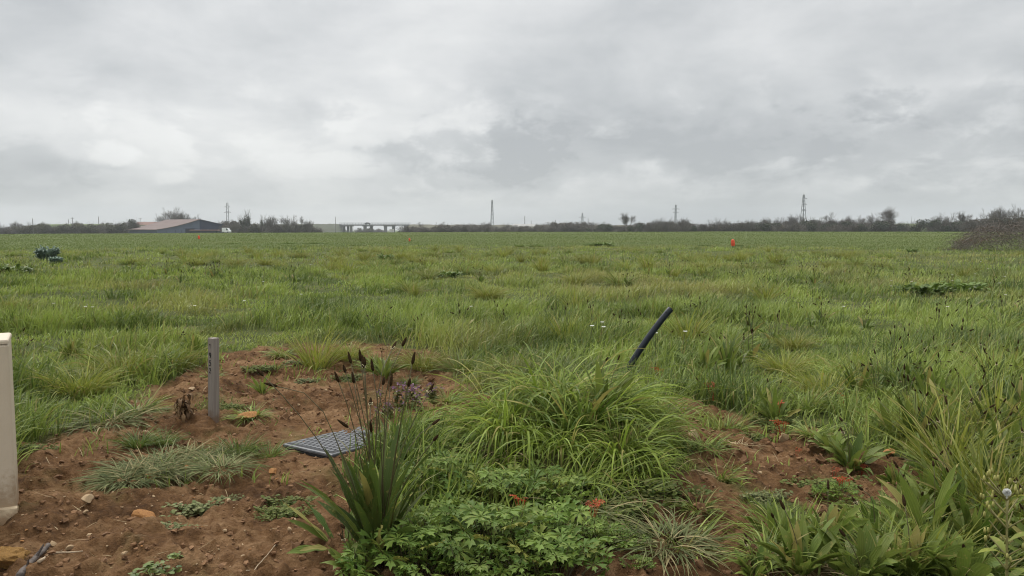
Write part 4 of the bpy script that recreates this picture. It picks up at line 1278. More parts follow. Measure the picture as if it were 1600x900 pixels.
def glyph(strokes, cz, h, wdt):
    """number painted with a brush on the stake's left (-X) face"""
    for s_ in strokes:
        P = np.array([(-w / 2 - .0006, -(u - .5) * wdt, cz + (v - .5) * h) for u, v in s_])
        txt.tube(P, .0026, 5)


glyph([[(.3, .8), (.55, 1), (.55, 0)]], hs - .045, .030, .02)
glyph([[(.85, .7), (.6, 1), (.25, .95), (.15, .65), (.4, .45), (.75, .55), (.85, .75), (.8, .3), (.5, 0)]], hs - .090, .026, .02)
glyph([[(.85, 1), (.25, 1), (.2, .6), (.6, .65), (.85, .4), (.7, .08), (.2, .0)]], hs - .132, .026, .02)
glyph([[(.15, .8), (.4, 1), (.75, .95), (.8, .65), (.2, 0), (.85, 0)]], hs - .172, .024, .02)
txt.build('painted_number', M['ink'], st)

# ------------------------------------------------------------------ manhole lid
z0 = float(height(LIDC[0], LIDC[1])) - .020
def lz(px, py):
    d = ray(px, py); t = (z0 + .037 - H) / d[2]; return (d * t + np.array([0, 0, H]))[:2]
c1, c2, c4 = lz(431, 690), lz(512, 708), lz(566, 664)
e1, e2 = c2 - c1, c4 - c1
u1 = np.array([math.cos(math.radians(-38)), math.sin(math.radians(-38))])
u2 = np.array([-u1[1], u1[0]])
if u2 @ e2 < 0: u2 = -u2
la, lb = .37, .52
lc = c1 + (e1 + e2) / 2 + u2 * .02
lid = thing('manhole_cover', 'dark grey square manhole cover with raised brick pattern lying in bare soil', 'manhole cover', (lc[0], lc[1], z0 - .02), math.atan2(u1[1], u1[0]))
MB().box((0, 0, .005), (la - .01, lb - .01, .07), bev=.012).build('frame', M['plastic'], lid)
plate = MB().box((0, 0, .045), (la, lb, .014), bev=.007).build('cover_plate', M['plastic_pad'], lid)
pads = MB()
nx, ny = 10, 15
ax, ay = (la - .05) / nx, (lb - .05) / ny
for j in range(ny):
    for i in range(nx):
        ox = (.5 if j % 2 else 0) * ax
        cx, cy = -la / 2 + .025 + (i + .5) * ax + ox - ax * .25, -lb / 2 + .025 + (j + .5) * ay
        if abs(cx) < .035 and abs(cy - lb * .18) < .03: continue
        wx, wy = ax * .82, ay * .62
        wx, wy = ax * .82, ay * 1.06
        pts = [(-wx / 2, -wy * .26), (0, -wy / 2), (wx / 2, -wy * .26), (wx / 2, wy * .26), (0, wy / 2), (-wx / 2, wy * .26)]
        V = [(cx + p_[0], cy + p_[1], .052) for p_ in pts] + [(cx + p_[0] * .86, cy + p_[1] * .86, .0558) for p_ in pts]
        Q = [(k, (k + 1) % 6, 6 + (k + 1) % 6, 6 + k) for k in range(6)] + [(6, 7, 10, 11), (7, 8, 9, 10)]
        pads.add(V, Q)
pads.build('raised_pattern', M['plastic_pad'], plate)
MB().box((0, lb * .18, .0535), (.05, .03, .004), bev=.001).build('slot_shade', M['hole'], plate)  # flat black block: shade of the lifting recess put into colour
MB().box((0, 0, .0525), (la - .03, lb - .03, .0012)).build('groove_floor', M['plastic'], plate)
lid.rotation_euler = (math.radians(-1.0), math.radians(-2.0), math.atan2(u1[1], u1[0]))

# ------------------------------------------------------------------ conduit
B = CON; Y = B[1]
pts = np.array([at(px, py, Y) for px, py in [(962, 612), (980, 580), (1000, 548), (1022, 517), (1040, 496), (1050, 484)]])
pts[:, 1] += np.linspace(0, .05, len(pts))
t = np.linspace(0, 1, 26); src = np.linspace(0, 1, len(pts))
cf = [np.polyfit(src, pts[:, i], 3) for i in range(3)]
P = np.stack([np.polyval(c, t) for c in cf], -1)
cd = thing('cable_conduit', 'bent blue black plastic conduit sticking out of the grass behind the mound', 'conduit', P[0])
rc = 5.0 * math.hypot(Y, H) / F
b = MB(); b.tube(P - P[0], rc, 20, cap=False)
b.build('pipe', M['conduit'], cd, True)
d = P[-1] - P[-2]; d /= np.linalg.norm(d)
e = P[-1] - P[0]
b = MB(); b.tube(np.array([e - d * .001, e + d * .0015, e + d * .0015, e - d * .05]), [rc * 1.0, rc * .98, rc * .82, rc * .8], 20, cap=False)
b.build('pipe_mouth', M['hole'], cd, True)


# ------------------------------------------------------------------ orange markers
def marker(px, ytop, ybase, lab):
    p = G(px, ybase); h_ = at(px, ytop, p[1])[2] - p[2]; k = h_ / .4
    m_ = thing('marker_post', lab, 'marker post', p, random.random(), 'orange marker posts in the meadow')
    MB().tube(np.array([(0, 0, -.05), (0, 0, h_ * .4)]), .018 * k, 6).build('post', M['polewood'], m_)
    t_ = np.array([.3, .34, .6, .85, .95, 1.0]); MB().tube(np.stack([0 * t_ + .01 * k * np.sin(t_ * 5), 0 * t_, t_ * h_], -1), np.array([.045, .075, .085, .075, .06, .03]) * k * 1.0, 9).build('orange_sleeve', M['orange'], m_)


marker(1145, 374, 389, 'orange sleeved marker post in the meadow below the far right pylons')
marker(311, 368, 376, 'small orange marker at the field edge below the barn')
marker(640, 372, 379, 'faint orange marker in the field below the right end of the bridge')


# ------------------------------------------------------------------ bramble heap
def bramble():
    p = G(1632, 391); Y = p[1]; k = Y / F
    root = thing('bramble_heap', 'grey brown leafless bramble heap in the meadow at the right edge', 'bramble', p)
    A, hz = 138 * k, 60 * k
    prof = lambda x: hz * np.clip(1 - np.abs(x / A) ** 2.2, 0, 1) ** .75 * (.9 + .25 * (fbm(x * 1.3 + 5, x * 0, 2, 12) - .5))
    P0, P1, R0, TT_ = [], [], [], []
    n = 1500
    x0 = (rng.random(n) * 2 - 1) * A * .98; y0 = (rng.random(n) * 2 - 1) * A * .55 * np.sqrt(np.clip(1 - (x0 / A) ** 2, .05, 1))
    az = rng.random(n) * 6.28; L = rng.uniform(.5, 1.7, n)
    hh_ = prof(x0) * np.sqrt(np.clip(1 - (y0 / (A * .6)) ** 2, .1, 1))
    z0_ = hh_ * rng.random(n) ** .6 * .85
    e0 = rng.uniform(-.2, 1.3, n); bend = rng.uniform(.6, 2.6, n)
    mb = MB()
    pts = np.stack([x0, y0, z0_], -1)
    Sg = 7
    rd = rng.uniform(.005, .011, n); tn = np.stack([rng.random(n), rng.random(n) * .3, 0 * rd, 0 * rd + 1], -1)
    for s_ in range(Sg):
        e_ = e0 - bend * (s_ / Sg)
        az = az + rng.normal(0, .25, n)
        q = pts + np.stack([np.cos(e_) * np.cos(az), np.cos(e_) * np.sin(az), np.sin(e_)], -1) * (L / Sg)[:, None]
        q[:, 2] = np.clip(q[:, 2], .02, None)
        over = q[:, 2] - prof(np.clip(q[:, 0], -A, A)) * 1.06
        q[:, 2] -= np.clip(over, 0, None) * .9
        q[:, 2] = np.clip(q[:, 2], .02, None)
        mb.segs(pts, q, rd * (1 - .1 * s_), rd * (.9 - .1 * s_), 3, tint=tn); pts = q
    mb.build('stems', M['bramble'], root)
    n = 9000
    x = (rng.random(n) * 2 - 1) * A; y = (rng.random(n) * 2 - 1) * A * .55 * np.sqrt(np.clip(1 - (x / A) ** 2, .05, 1))
    z = prof(x) * np.sqrt(np.clip(1 - (y / (A * .6)) ** 2, .05, 1)) * (rng.random(n) ** .5) * .98
    tv = np.array([(0, 0, 0), (.4, .3, .05), (1, 0, 0), (.4, -.3, .05)]); tq = np.array([(0, 1, 2, 3)])
    b = MB(); scatter(b, tv, tq, NOT, np.stack([x, y, z], -1), rng.uniform(.03, .075, n), rng.random(n) * 6.28, rng.normal(0, .8, n), rng.random(n) * 6.28,
                      G_=np.clip((fbm(x * 1.2, z * 2, 3, 15) - .5) * 3, 0, .8) * (x < -A * .3))
    b.build('dead_leaves', M['brambleleaf'], root)


bramble()


# ------------------------------------------------------------------ far trees and shrubs
def branch_tree(hgt, seed, spread=.6, levels=5, stems=1, up=.35, r0=None, kids=(3, 5)):
    r = random.Random(seed)
    P0, P1, A_, B_ = [], [], [], []
    def go(p, d, L, rad, lev):
        ns = 3
        for k in range(ns):
            d = (d + Vector((r.gauss(0, .10), r.gauss(0, .10), up * .22))).normalized()
            q = p + d * (L / ns); r2 = rad * (1 - .14)
            P0.append(p[:]); P1.append(q[:]); A_.append(rad); B_.append(r2)
            if lev > 0 and k > 0 or (lev > 0 and lev < levels):
                for _ in range(r.randint(*kids) if k == ns - 1 else r.randint(0, 2)):
                    ax = Vector((r.gauss(0, 1), r.gauss(0, 1), r.gauss(0, .5))).normalized()
                    nd = (d + ax * spread * r.uniform(.6, 1.4)).normalized()
                    go(q, nd, L * r.uniform(.55, .82), max(r2 * .62, .012), lev - 1)
            p, rad = q, r2
    for s_ in range(stems):
        d = Vector((r.gauss(0, .28 if stems > 1 else .04), r.gauss(0, .25 if stems > 1 else .04), 1)).normalized()
        go(Vector((r.gauss(0, .3) if stems > 1 else 0, r.gauss(0, .3) if stems > 1 else 0, -.3)), d, hgt * .36, r0 or hgt * .028, levels if stems == 1 else levels - 1)
    P0, P1 = np.array(P0), np.array(P1)
    top_ = np.percentile(P1[:, 2], 99.5)
    s_ = hgt / top_
    return P0 * s_, P1 * s_, np.array(A_), np.array(B_)


def make_tree(name, seed, stems, spread, ivy=0, levels=4, kids=(2, 3), twig=.7):
    root = thing(name, None, 'tree')
    P0, P1, a, b = branch_tree(8.0, seed, spread, levels, stems, kids=kids)
    if len(P0) > 14000:
        k = np.argsort(-a)[:14000]; P0, P1, a, b = P0[k], P1[k], a[k], b[k]
    thick = a > .06
    MB().segs(P0[thick], P1[thick], a[thick], b[thick], 6).build('trunk', M['bark'], root, True)
    MB().segs(P0[~thick], P1[~thick], a[~thick] * twig + .003, b[~thick] * twig + .003, 3).build('crown', M['bark'], root)
    if ivy:
        k = np.where((a > .03) & (P1[:, 2] > 1.2))[0]; c = rng.choice(k, ivy)
        t_ = rng.random(ivy)[:, None]; P = P0[c] * (1 - t_) + P1[c] * t_ + rng.normal(0, .30, (ivy, 3))
        m_ = MB(); scatter(m_, np.array([(-.5, -.4, 0), (.5, -.3, .1), (.4, .5, 0), (-.4, .4, .1)]), np.array([(0, 1, 2, 3)]), NOT, P, rng.uniform(.12, .3, ivy), rng.random(ivy) * 6.28, rng.random(ivy) * 3, rng.random(ivy) * 6.28)
        m_.build('ivy', M['ivy'], root)
    return root


bare = [make_tree('bare_tree', 3, 1, .60, levels=5, kids=(2, 4)), make_tree('bare_tree', 8, 4, .50, levels=5, kids=(2, 4)), make_tree('bare_tree', 21, 1, .68, levels=5, kids=(2, 4)), make_tree('bare_tree', 33, 5, .42, levels=5, kids=(2, 4))]
ivyt = make_tree('ivy_clad_tree', 12, 5, .32, ivy=2600, levels=4, kids=(1, 3))


def put(proto, px, ytop, Y, h0, label, group, wide=1.0, cat=None):
    tp = at(px, ytop, Y); z = float(height(tp[0], tp[1])) - .05
    s_ = (tp[2] - z) / h0
    return place(proto, (tp[0], tp[1], z), random.random() * 6.28, (s_ * wide, s_ * wide, s_), label, group, cat)


gt = 'bare trees beyond the field'
for px, yt, Y, k, w_, lab in [(252, 334, 350, 1, .8, 'low bare tree at the left end of the trees behind the barn roof'),
                              (268, 325, 350, 1, .95, 'tallest bare tree behind the barn roof'),
                              (287, 331, 350, 3, .9, 'bare tree in the middle behind the barn ridge'),
                              (303, 335, 350, 1, .8, 'bare tree just left of the barn gable peak'),
                              (420, 338, 300, 3, .9, 'grey bare tree right of the ivy clad trees'),
                              (447, 337, 300, 1, 1.2, 'broad twiggy bare tree midway between ivy trees and embankment'),
                              (468, 339, 300, 2, .9, 'brownish bare tree left of the green embankment'),
                              (484, 344, 300, 3, .7, 'thin bare tree at the start of the green embankment'),
                              (368, 344, 280, 2, 1.0, 'rounded bare tree between the barn and the ivy clad trees'),
                              (980, 333, 260, 0, 1.1, 'lone small bare tree standing above the brown scrub in the middle'),
                              (1028, 343, 260, 3, .9, 'bare tree left of the thin pylon behind the hedge'),
                              (1045, 340, 262, 1, .8, 'bare tree directly left of the thin pylon mast'),
                              (1066, 341, 260, 3, .9, 'bare tree directly right of the thin pylon mast'),
                              (1130, 341, 255, 1, .8, 'bare tree between the thin pylon and the sturdy two legged pylon'),
                              (1155, 345, 255, 2, .7, 'low bare tree halfway between the two right pylons'),
                              (1192, 341, 250, 3, .8, 'bare tree at the left start of the taller hedge'),
                              (1216, 340, 250, 1, .7, 'twin stemmed bare tree left of the sturdy two legged pylon'),
                              (1243, 336, 250, 3, 1.0, 'bare tree partly before the legs of the sturdy pylon'),
                              (1268, 339, 250, 1, .8, 'bare tree right of the legs of the sturdy pylon'),
                              (1293, 333, 250, 2, .9, 'bare tree above the white shed roof'),
                              (1320, 340, 250, 3, .8, 'low bare tree right of the white shed'),
                              (1342, 337, 250, 1, .9, 'bare tree left of the two crowns near the green hill gap'),
                              (1366, 333, 245, 1, .8, 'bare tree tight left of the big spreading one'),
                              (1395, 324, 245, 0, 1.25, 'big spreading bare tree left of the green hill gap'),
                              (1472, 333, 235, 1, .9, 'bare tree right of the green hill gap'),
                              (1505, 331, 235, 0, 1.05, 'fan shaped bare tree above the dark bushes'),
                              (1553, 326, 205, 1, .95, 'bare tree just above the left of the bramble heap'),
                              (1572, 325, 205, 3, .95, 'dense bare tree above the middle of the bramble heap'),
                              (1596, 320, 200, 1, .9, 'upright bare tree at the right picture edge')]:
    put(bare[k], px, yt, Y, 8.0, lab, gt, w_)
for px in (1022, 1036, 1054, 1074, 1120, 1142, 1168, 1180, 1206, 1228, 1236, 1254, 1278, 1304, 1312, 1330, 1352, 1380, 1460, 1484):
    put(random.choice(bare[1:]), px, random.uniform(338, 345) if px > 1190 else random.uniform(343, 347), 252 + random.uniform(-5, 10), 8.0, 'small leafless tree poking out of the top of the right hand hedge', 'small trees in the right hedge', 1.0)
for px in (655, 690, 730, 760, 792, 842, 905, 948, 995):
    put(random.choice(bare[1:]), px, random.uniform(346, 350), 310, 8.0, 'thin leafless sapling above the brown scrub beyond the field middle', 'saplings in the brown scrub', 1.2)
for px in (30, 58, 72, 125, 190, 205):
    put(random.choice(bare[1:]), px, random.uniform(345, 349), 320, 8.0, 'small leafless tree above the olive hedge left of the barn', 'small trees left of the barn', 1.2)
for px, yt, lab in [(386, 327, 'tall ivy clad tree with dark stems right of the barn'), (410, 335, 'shorter ivy clad tree right of the tall one')]:
    put(ivyt, px, yt, 300, 8.0, lab, 'ivy clad trees', .8)


def shrub(name, seed, mat, n, w=1.0, twig=250, leaf=.16, cat='shrub', lobes=9):
    """3 m high unit shrub: uneven clumps of small leaves over a fan of twigs"""
    r = np.random.default_rng(seed)
    root = thing(name, None, cat)
    L = np.stack([r.normal(0, .75 * w, lobes), r.normal(0, .6, lobes), r.uniform(.4, 2.3, lobes)], -1); rad = r.uniform(.4, .85, lobes)
    c = r.integers(0, lobes, n); d = r.normal(0, 1, (n, 3)); d /= np.linalg.norm(d, axis=1, keepdims=True)
    P = L[c] + d * (rad[c] * r.random(n) ** .35)[:, None]
    P[:, 2] = np.abs(P[:, 2]); P[:, 2] *= 3.0 / np.percentile(P[:, 2], 99.6)
    m_ = MB(); scatter(m_, np.array([(-.5, -.35, 0), (.5, -.3, .15), (.35, .5, 0), (-.4, .35, .12)]), np.array([(0, 1, 2, 3)]), NOT, P, r.uniform(.5, 1.3, n) * leaf, r.random(n) * 6.28, r.random(n) * 3, r.random(n) * 6.28,
                       R_=np.clip(r.random(lobes)[c] * .6 + r.random(n) * .4, 0, 1), G_=r.random(n) * .4)
    m_.build('crown', mat, root)
    b = np.stack([r.normal(0, .3 * w, twig), r.normal(0, .3, twig), np.full(twig, -.4)], -1)
    e = np.stack([r.normal(0, 1.15 * w, twig), r.normal(0, .9, twig), r.uniform(.9, 2.9, twig) + (r.random(twig) < .12) * r.uniform(0, .8, twig)], -1)
    mid_ = (b + e) / 2 + np.array([0, 0, .3])
    q = MB(); q.segs(b, mid_, .035, .025, 3); q.segs(mid_, e, .025, .008, 3); q.build('stems', M['bark'], root)
    return root


SH = {'ever': [shrub('evergreen_bush', 1, M['ever'], 2600), shrub('evergreen_bush', 2, M['ever'], 2600, 1.2)],
      'brown': [shrub('winter_shrub', 3, M['brownleaf'], 1700, 1.1, 420, .15), shrub('winter_shrub', 4, M['brownleaf'], 1700, 1.3, 420, .15), shrub('winter_shrub', 5, M['brownleaf'], 1500, .9, 450, .15)],
      'olive': [shrub('olive_shrub', 6, M['olive'], 2300, 1.2), shrub('olive_shrub', 7, M['olive'], 2300, 1.0)]}
SHL = {'ever': 'dark evergreen bush in the hedge line beyond the field', 'brown': 'brownish leafless shrub in the hedge line beyond the field', 'olive': 'dull olive shrub in the hedge line left of the barn'}
SHG = {'ever': 'evergreen bushes in the far hedge', 'brown': 'leafless shrubs in the far hedge', 'olive': 'olive shrubs in the far hedge'}


def hedge(x0, x1, y0, y1, Y, kinds, step, jit=3, wide=1.35):
    x = x0
    while x <= x1:
        t = (x - x0) / max(x1 - x0, 1)
        k = random.choice(kinds)
        lab = SHL[k] if k != 'olive' or x < 345 else 'dull olive shrub in the hedge line right of the barn'
        grp = SHG[k] if k != 'olive' or x < 345 else 'olive shrubs right of the barn'
        put(random.choice(SH[k]), x + random.uniform(-2, 2), y0 + (y1 - y0) * t + random.uniform(-jit, jit), Y + random.uniform(-6, 8), 3.0, lab, grp, wide * random.uniform(.85, 1.15))
        x += step * random.uniform(.7, 1.3)


hedge(-30, 80, 352, 351, 300, ['olive', 'brown', 'olive'], 13)
hedge(85, 140, 350, 350, 300, ['olive'], 10, 1)
hedge(145, 192, 352, 350, 310, ['olive', 'brown', 'olive'], 12)
put(SH['ever'][0], 206, 343, 320, 3.0, 'dark evergreen tree rising left of the barn roof', None, .75)
hedge(366, 495, 351.5, 353, 300, ['brown', 'brown', 'olive'], 10, 2)
hedge(352, 372, 346, 346, 335, ['brown'], 9, 1)
hedge(560, 600, 357, 358, 560, ['brown', 'olive'], 8, 1)
hedge(640, 1000, 353, 352, 300, ['brown'], 10.5, 2, 1.5)
hedge(870, 925, 348, 347, 320, ['brown', 'brown'], 9, 1, 1.5)
hedge(935, 955, 350, 350, 270, ['ever'], 9, 1)
hedge(985, 1010, 353, 354, 250, ['ever'], 14, 1, 1.2)
hedge(1000, 1078, 349, 349, 262, ['brown', 'brown', 'ever'], 9, 2)
hedge(1082, 1105, 353, 352, 248, ['ever'], 12, 1, 1.1)
hedge(1098, 1200, 350, 349, 255, ['brown', 'ever', 'brown'], 10, 2)
hedge(1200, 1400, 348, 347, 248, ['brown', 'ever', 'brown'], 11, 3.5)
hedge(1200, 1400, 350, 350, 240, ['ever', 'brown'], 15, 2)
put(SH['ever'][1], 1430, 343.5, 236, 3.0, 'round dark bush alone before the green hill gap', None, 1.1)
put(SH['ever'][0], 1412, 350, 240, 3.0, 'low dark bush at the left of the green hill gap', None, 1.2)
hedge(1462, 1515, 345, 347, 232, ['ever'], 10, 2, 1.3)
hedge(1516, 1625, 342, 342, 210, ['ever', 'ever', 'brown'], 12, 2, 1.3)


# ------------------------------------------------------------------ embankment, hill
def bank(name, x0, x1, yt0, yt1, Y, mat, depth=14, endslope=True, kind='structure', ramp_=8):
    n = 60; xs_ = np.linspace(x0, x1, n); rows = []
    for i, px in enumerate(xs_):
        t = i / (n - 1); tp = at(px, yt0 + (yt1 - yt0) * t, Y); zb = float(height(tp[0], tp[1])) - 1.0
        zt = tp[2] + .12 * math.sin(i * 1.7) + .1 * math.sin(i * .61)
        rows.append([(tp[0], Y - depth, zb), (tp[0], Y - depth * .45, (zt + zb) / 2 + .15 * math.sin(i * 2.3)), (tp[0], Y, zt), (tp[0], Y + 7, zt), (tp[0], Y + 7 + depth, zb)])
    for e, s_ in ((0, -1), (-1, 1)):      # sloped ends
        base = rows[e]; ex = [(p_[0] + s_ * ramp_ * (1 if p_[2] < base[2][2] - .5 else 0), p_[1], base[0][2]) for p_ in base]
        ex = [(p_[0] + s_ * ramp_, p_[1], base[0][2]) for p_ in base]
        rows = [ex] + rows if e == 0 else rows + [ex]
    V = np.array(rows).reshape(-1, 3); m_ = 5
    Q = [(i * m_ + j, i * m_ + j + 1, (i + 1) * m_ + j + 1, (i + 1) * m_ + j) for i in range(len(rows) - 1) for j in range(m_ - 1)]
    b = MB(); b.add(V, Q); return tag(b.build(name, mat, None, True), kind=kind)


bank('embankment', 380, 530, 351, 349.8, 600, M['bankgreen'], ramp_=5)
bank('embankment', 640, 1010, 350.8, 352, 600, M['bank'], ramp_=5)
bank('hill', 1380, 1560, 350, 348.5, 420, M['hillgreen'], 40, ramp_=40)
hb = bank('hill', 60, 160, 351, 350.5, 380, M['hillgreen'], 40, ramp_=30)

# ------------------------------------------------------------------ bridge
a0, a1 = at(534, 350.2, 600), at(636, 350.8, 600)
L_ = a1[0] - a0[0]; zt = a0[2]
br = thing('road_bridge', 'grey concrete road bridge on paired columns carrying a road over the far fields', 'bridge', (a0[0], 600, 0))
MB().box((L_ / 2, 4, zt - .7), (L_ + 4, 9, 1.0)).build('deck', M['concrete'], br)
for nm, yy in (('near', -.4), ('far', 8.4)):
    b = MB(); b.box((L_ / 2, yy, zt + 1.0), (L_ + 4, .12, .12)); b.box((L_ / 2, yy, zt + .45), (L_ + 4, .08, .10))
    for k in range(24): b.box((k * L_ / 23, yy, zt + .4), (.1, .1, 1.2))
    b.build('guard_rail', M['steel'], br)
zg = float(height(a0[0], 600)) - .5
for px, w_, cy in [(548, 2.0, 1.2), (541, 1.6, 6.5), (570, 2.4, 1.2), (578, 2.2, 6.5), (602, 2.4, 1.2), (613, 2.2, 6.5)]:
    x = at(px, 355, 600)[0] - a0[0]
    MB().box((x, cy, (zt - 1.2 + zg) / 2), (w_, 1.6, zt - 1.2 - zg), taper=.96).build('column', M['concrete'], br)
for px0, px1, y0_ in [(540, 549, 3.8), (567, 580, 3.8), (600, 616, 3.8)]:
    xa, xb = at(px0, 355, 600)[0] - a0[0], at(px1, 355, 600)[0] - a0[0]
    MB().box(((xa + xb) / 2, y0_, zt - 1.5), (xb - xa + 1, 7.5, .55)).build('pier_cap', M['concrete'], br)
for s_, x in ((1, L_ + 1), (-1, -1)):
    b = MB(); b.box((x, 4, (zt - 1.2 + zg) / 2), (7 if s_ > 0 else 4, 8.6, zt - 1.2 - zg)); b.build('abutment', M['concrete'], br)
for px, yt, Y in ((577, 358.5, 575), (612, 358, 575)):
    tp = at(px, yt, Y); zb = float(height(tp[0], tp[1]))
    o = thing('concrete_block', 'pale concrete block under the bridge, %s' % ('below its middle columns' if px < 600 else 'below its right columns'), 'block', (tp[0], tp[1], zb))
    MB().box((0, 0, (tp[2] - zb) / 2), (3.0, 2, tp[2] - zb), bev=.08).build('block_body', M['palecon'], o)
cp = at(573, 350, 600)
car = thing('parked_car', 'dark car crossing the bridge at its middle', 'car', (cp[0], 603, zt - .2), 0)
b = MB(); b.poly_prism([(-2.1, .35), (2.1, .35), (2.15, .8), (1.3, .95), (.7, 1.45), (-1.1, 1.48), (-1.9, .95), (-2.15, .85)], 1.7); b.build('body', M['tyre'], car)
for x in (-1.3, 1.35):
    for y in (-.03, 1.73):
        a_ = np.linspace(0, 2 * PI, 13)[:-1]; w_ = MB(); w_.tube(np.array([(x, y - .1, .33), (x, y + .1, .33)]), .33, 12); w_.build('wheel', M['tyre'], car)
b = MB(); b.poly_prism([(-1.0, .98), (1.1, .98), (.65, 1.38), (-.9, 1.4)], .02); o = b.build('side_window', M['glass'], car); o.location = (0, -.022, 0)
car.name = 'car'

# ------------------------------------------------------------------ barn
YB = 300; kB = YB / F
bl = at(246, 361, YB)
zb = float(height(bl[0], YB)) - .3
ang = math.radians(48)
barn = thing('barn', 'long low farm barn with red brown roof and grey and navy gable', 'barn', (bl[0], YB, zb), ang)
W_ = 26.1
pk = 16.7
zof = lambda y: at(300, y, YB)[2] - zb
hpk, hl, hr = zof(342.6), zof(358.8), zof(351.0)
roofline = [(0, hl), (.12 * W_, hl + .12 * (hpk - hl)), (.28 * W_, hl + .33 * (hpk - hl)), (.45 * W_, hl + .62 * (hpk - hl)), (pk, hpk)]
D_ = 29
# walls: grey part and navy part of the gable, then the far walls
b = MB(); b.poly_prism([(0, -1)] + [(x, z - .06) for x, z in roofline] + [(pk, -1)], .2); b.build('grey_gable_wall', M['clad'], barn)
b = MB(); b.poly_prism([(pk, -1), (pk, hpk - .06), (W_, hr - .06), (W_, -1)], .2); o = b.build('navy_gable_wall', M['navy'], barn); o.location = (.003, .01, 0)
b = MB(); b.box((.1, D_ / 2 + .2, (hl - 1.2) / 2), (.2, D_ - .4, hl + .9)); b.box((W_ - .1, D_ / 2 + .2, (hr - 1.2) / 2), (.2, D_ - .4, hr + .9)); b.box((W_ / 2, D_, hl / 2 - .6), (W_ - .4, .2, hl + .8)); b.build('side_walls', M['clad'], barn)
rl = roofline + [(W_, hr)]
def roofslab(pts, name, mat, skew=0):
    b = MB(); n = len(pts)
    V = []
    for x, z in pts: V += [(x, -.5, z), (x, D_, z), (x, -.5, z + .16), (x, D_, z + .16)]
    Q = []
    for i in range(n - 1):
        k = i * 4; Q += [(k + 2, k + 6, k + 7, k + 3), (k, k + 1, k + 5, k + 4), (k, k + 4, k + 6, k + 2), (k + 1, k + 3, k + 7, k + 5)]
    Q += [(0, 2, 3, 1), ((n - 1) * 4, (n - 1) * 4 + 1, (n - 1) * 4 + 3, (n - 1) * 4 + 2)]
    b.add(V, Q); return b.build(name, mat, barn)
roofslab([(-.8, hl - .12)] + roofline, 'roof_slope', M['roof'])
roofslab([(pk + .003, hpk), (W_ + .5, hr - .1)], 'roof_slope', M['navy'])
MB().box((pk * .76, -.06, 1.5), (3.6, .1, 3.6)).build('doorway_shade', M['dark'], barn)  # dark slab on the solid wall in place of the unlit doorway
b = MB()
for t_ in (.2, .42, .55): b.box((pk * t_, -.03, 1.2), (.12, .06, 3.2 * t_ + 1.6))
b.box((pk * .8, -.03, 3.35), (pk * .4, .05, .08)); b.build('cladding_trim', M['navy'], barn)
b = MB(); b.box((pk + (W_ - pk) * .36, -.05, 1.4), (.28, .1, 3.6)); b.build('door_post', M['clad'], barn)
b = MB(); b.box((pk + (W_ - pk) * .5, -.03, 1.4), ((W_ - pk) * .8, .05, 3.2)); b.build('bay_shade', M['dark'], barn)  # dark slab on the gable: shade inside the open bay as colour
# low shed, house, van
p = at(320, 361, 290); zb2 = float(height(p[0], p[1]))
sh_ = thing('low_shed', 'low red roofed lean-to shed before the barn gable', 'shed', (p[0], 290, zb2), .1)
hz_ = at(320, 359.6, 290)[2] - zb2
MB().box((0, 0, hz_ / 2 - .3), (9.5, 2.5, hz_ + .4)).build('wall', M['dark'], sh_)
MB().box((0, 0, hz_ + .02), (10.5, 3.2, .22), taper=.9).build('roof', M['tile'], sh_)
p = at(232, 351, 370); zb2 = float(height(p[0], p[1]))
ho = thing('farmhouse', 'small red tiled farmhouse roof peeping over the left of the barn roof', 'house', (p[0], 370, zb2), .2)
hz_ = p[2] - zb2
MB().box((0, 0, hz_ / 2), (9, 6, hz_)).build('wall', M['render'], ho)
b = MB(); b.add([(-4.8, -3.4, hz_ - .1), (4.8, -3.4, hz_ - .1), (4.8, 3.4, hz_ - .1), (-4.8, 3.4, hz_ - .1), (-4.8, 0, hz_ + 1.3), (4.8, 0, hz_ + 1.3)], [(0, 1, 5, 4), (2, 3, 4, 5), (0, 3, 2, 1)], [(0, 4, 3), (1, 2, 5)]); b.build('roof', M['tile'], ho)
p = at(352, 362.5, 285); zb2 = float(height(p[0], p[1]))
vn = thing('van', 'small white van parked at the right end of the barn', 'van', (p[0], 285, zb2), -.15)
MB().poly_prism([(-1.3, .4), (1.5, .4), (1.5, .95), (1.2, 1.15), (.75, 1.95), (-1.2, 2.0), (-1.3, 1.9)], 1.6).build('body', M['vanwhite'], vn)
b = MB().poly_prism([(.35, 1.15), (1.1, 1.15), (.72, 1.8), (.35, 1.82)], .02); o = b.build('side_window', M['glass'], vn); o.location = (0, -.024, 0)
for x in (-.8, .95):
    for y in (-.03, 1.63):
        MB().tube(np.array([(x, y - .09, .32), (x, y + .09, .32)]), .32, 12).build('wheel', M['tyre'], vn)
vn.location.z += 1.0 - .0
tp = at(350, 363, 285); 
vn.location.z = max(zb2, tp[2] - .4)

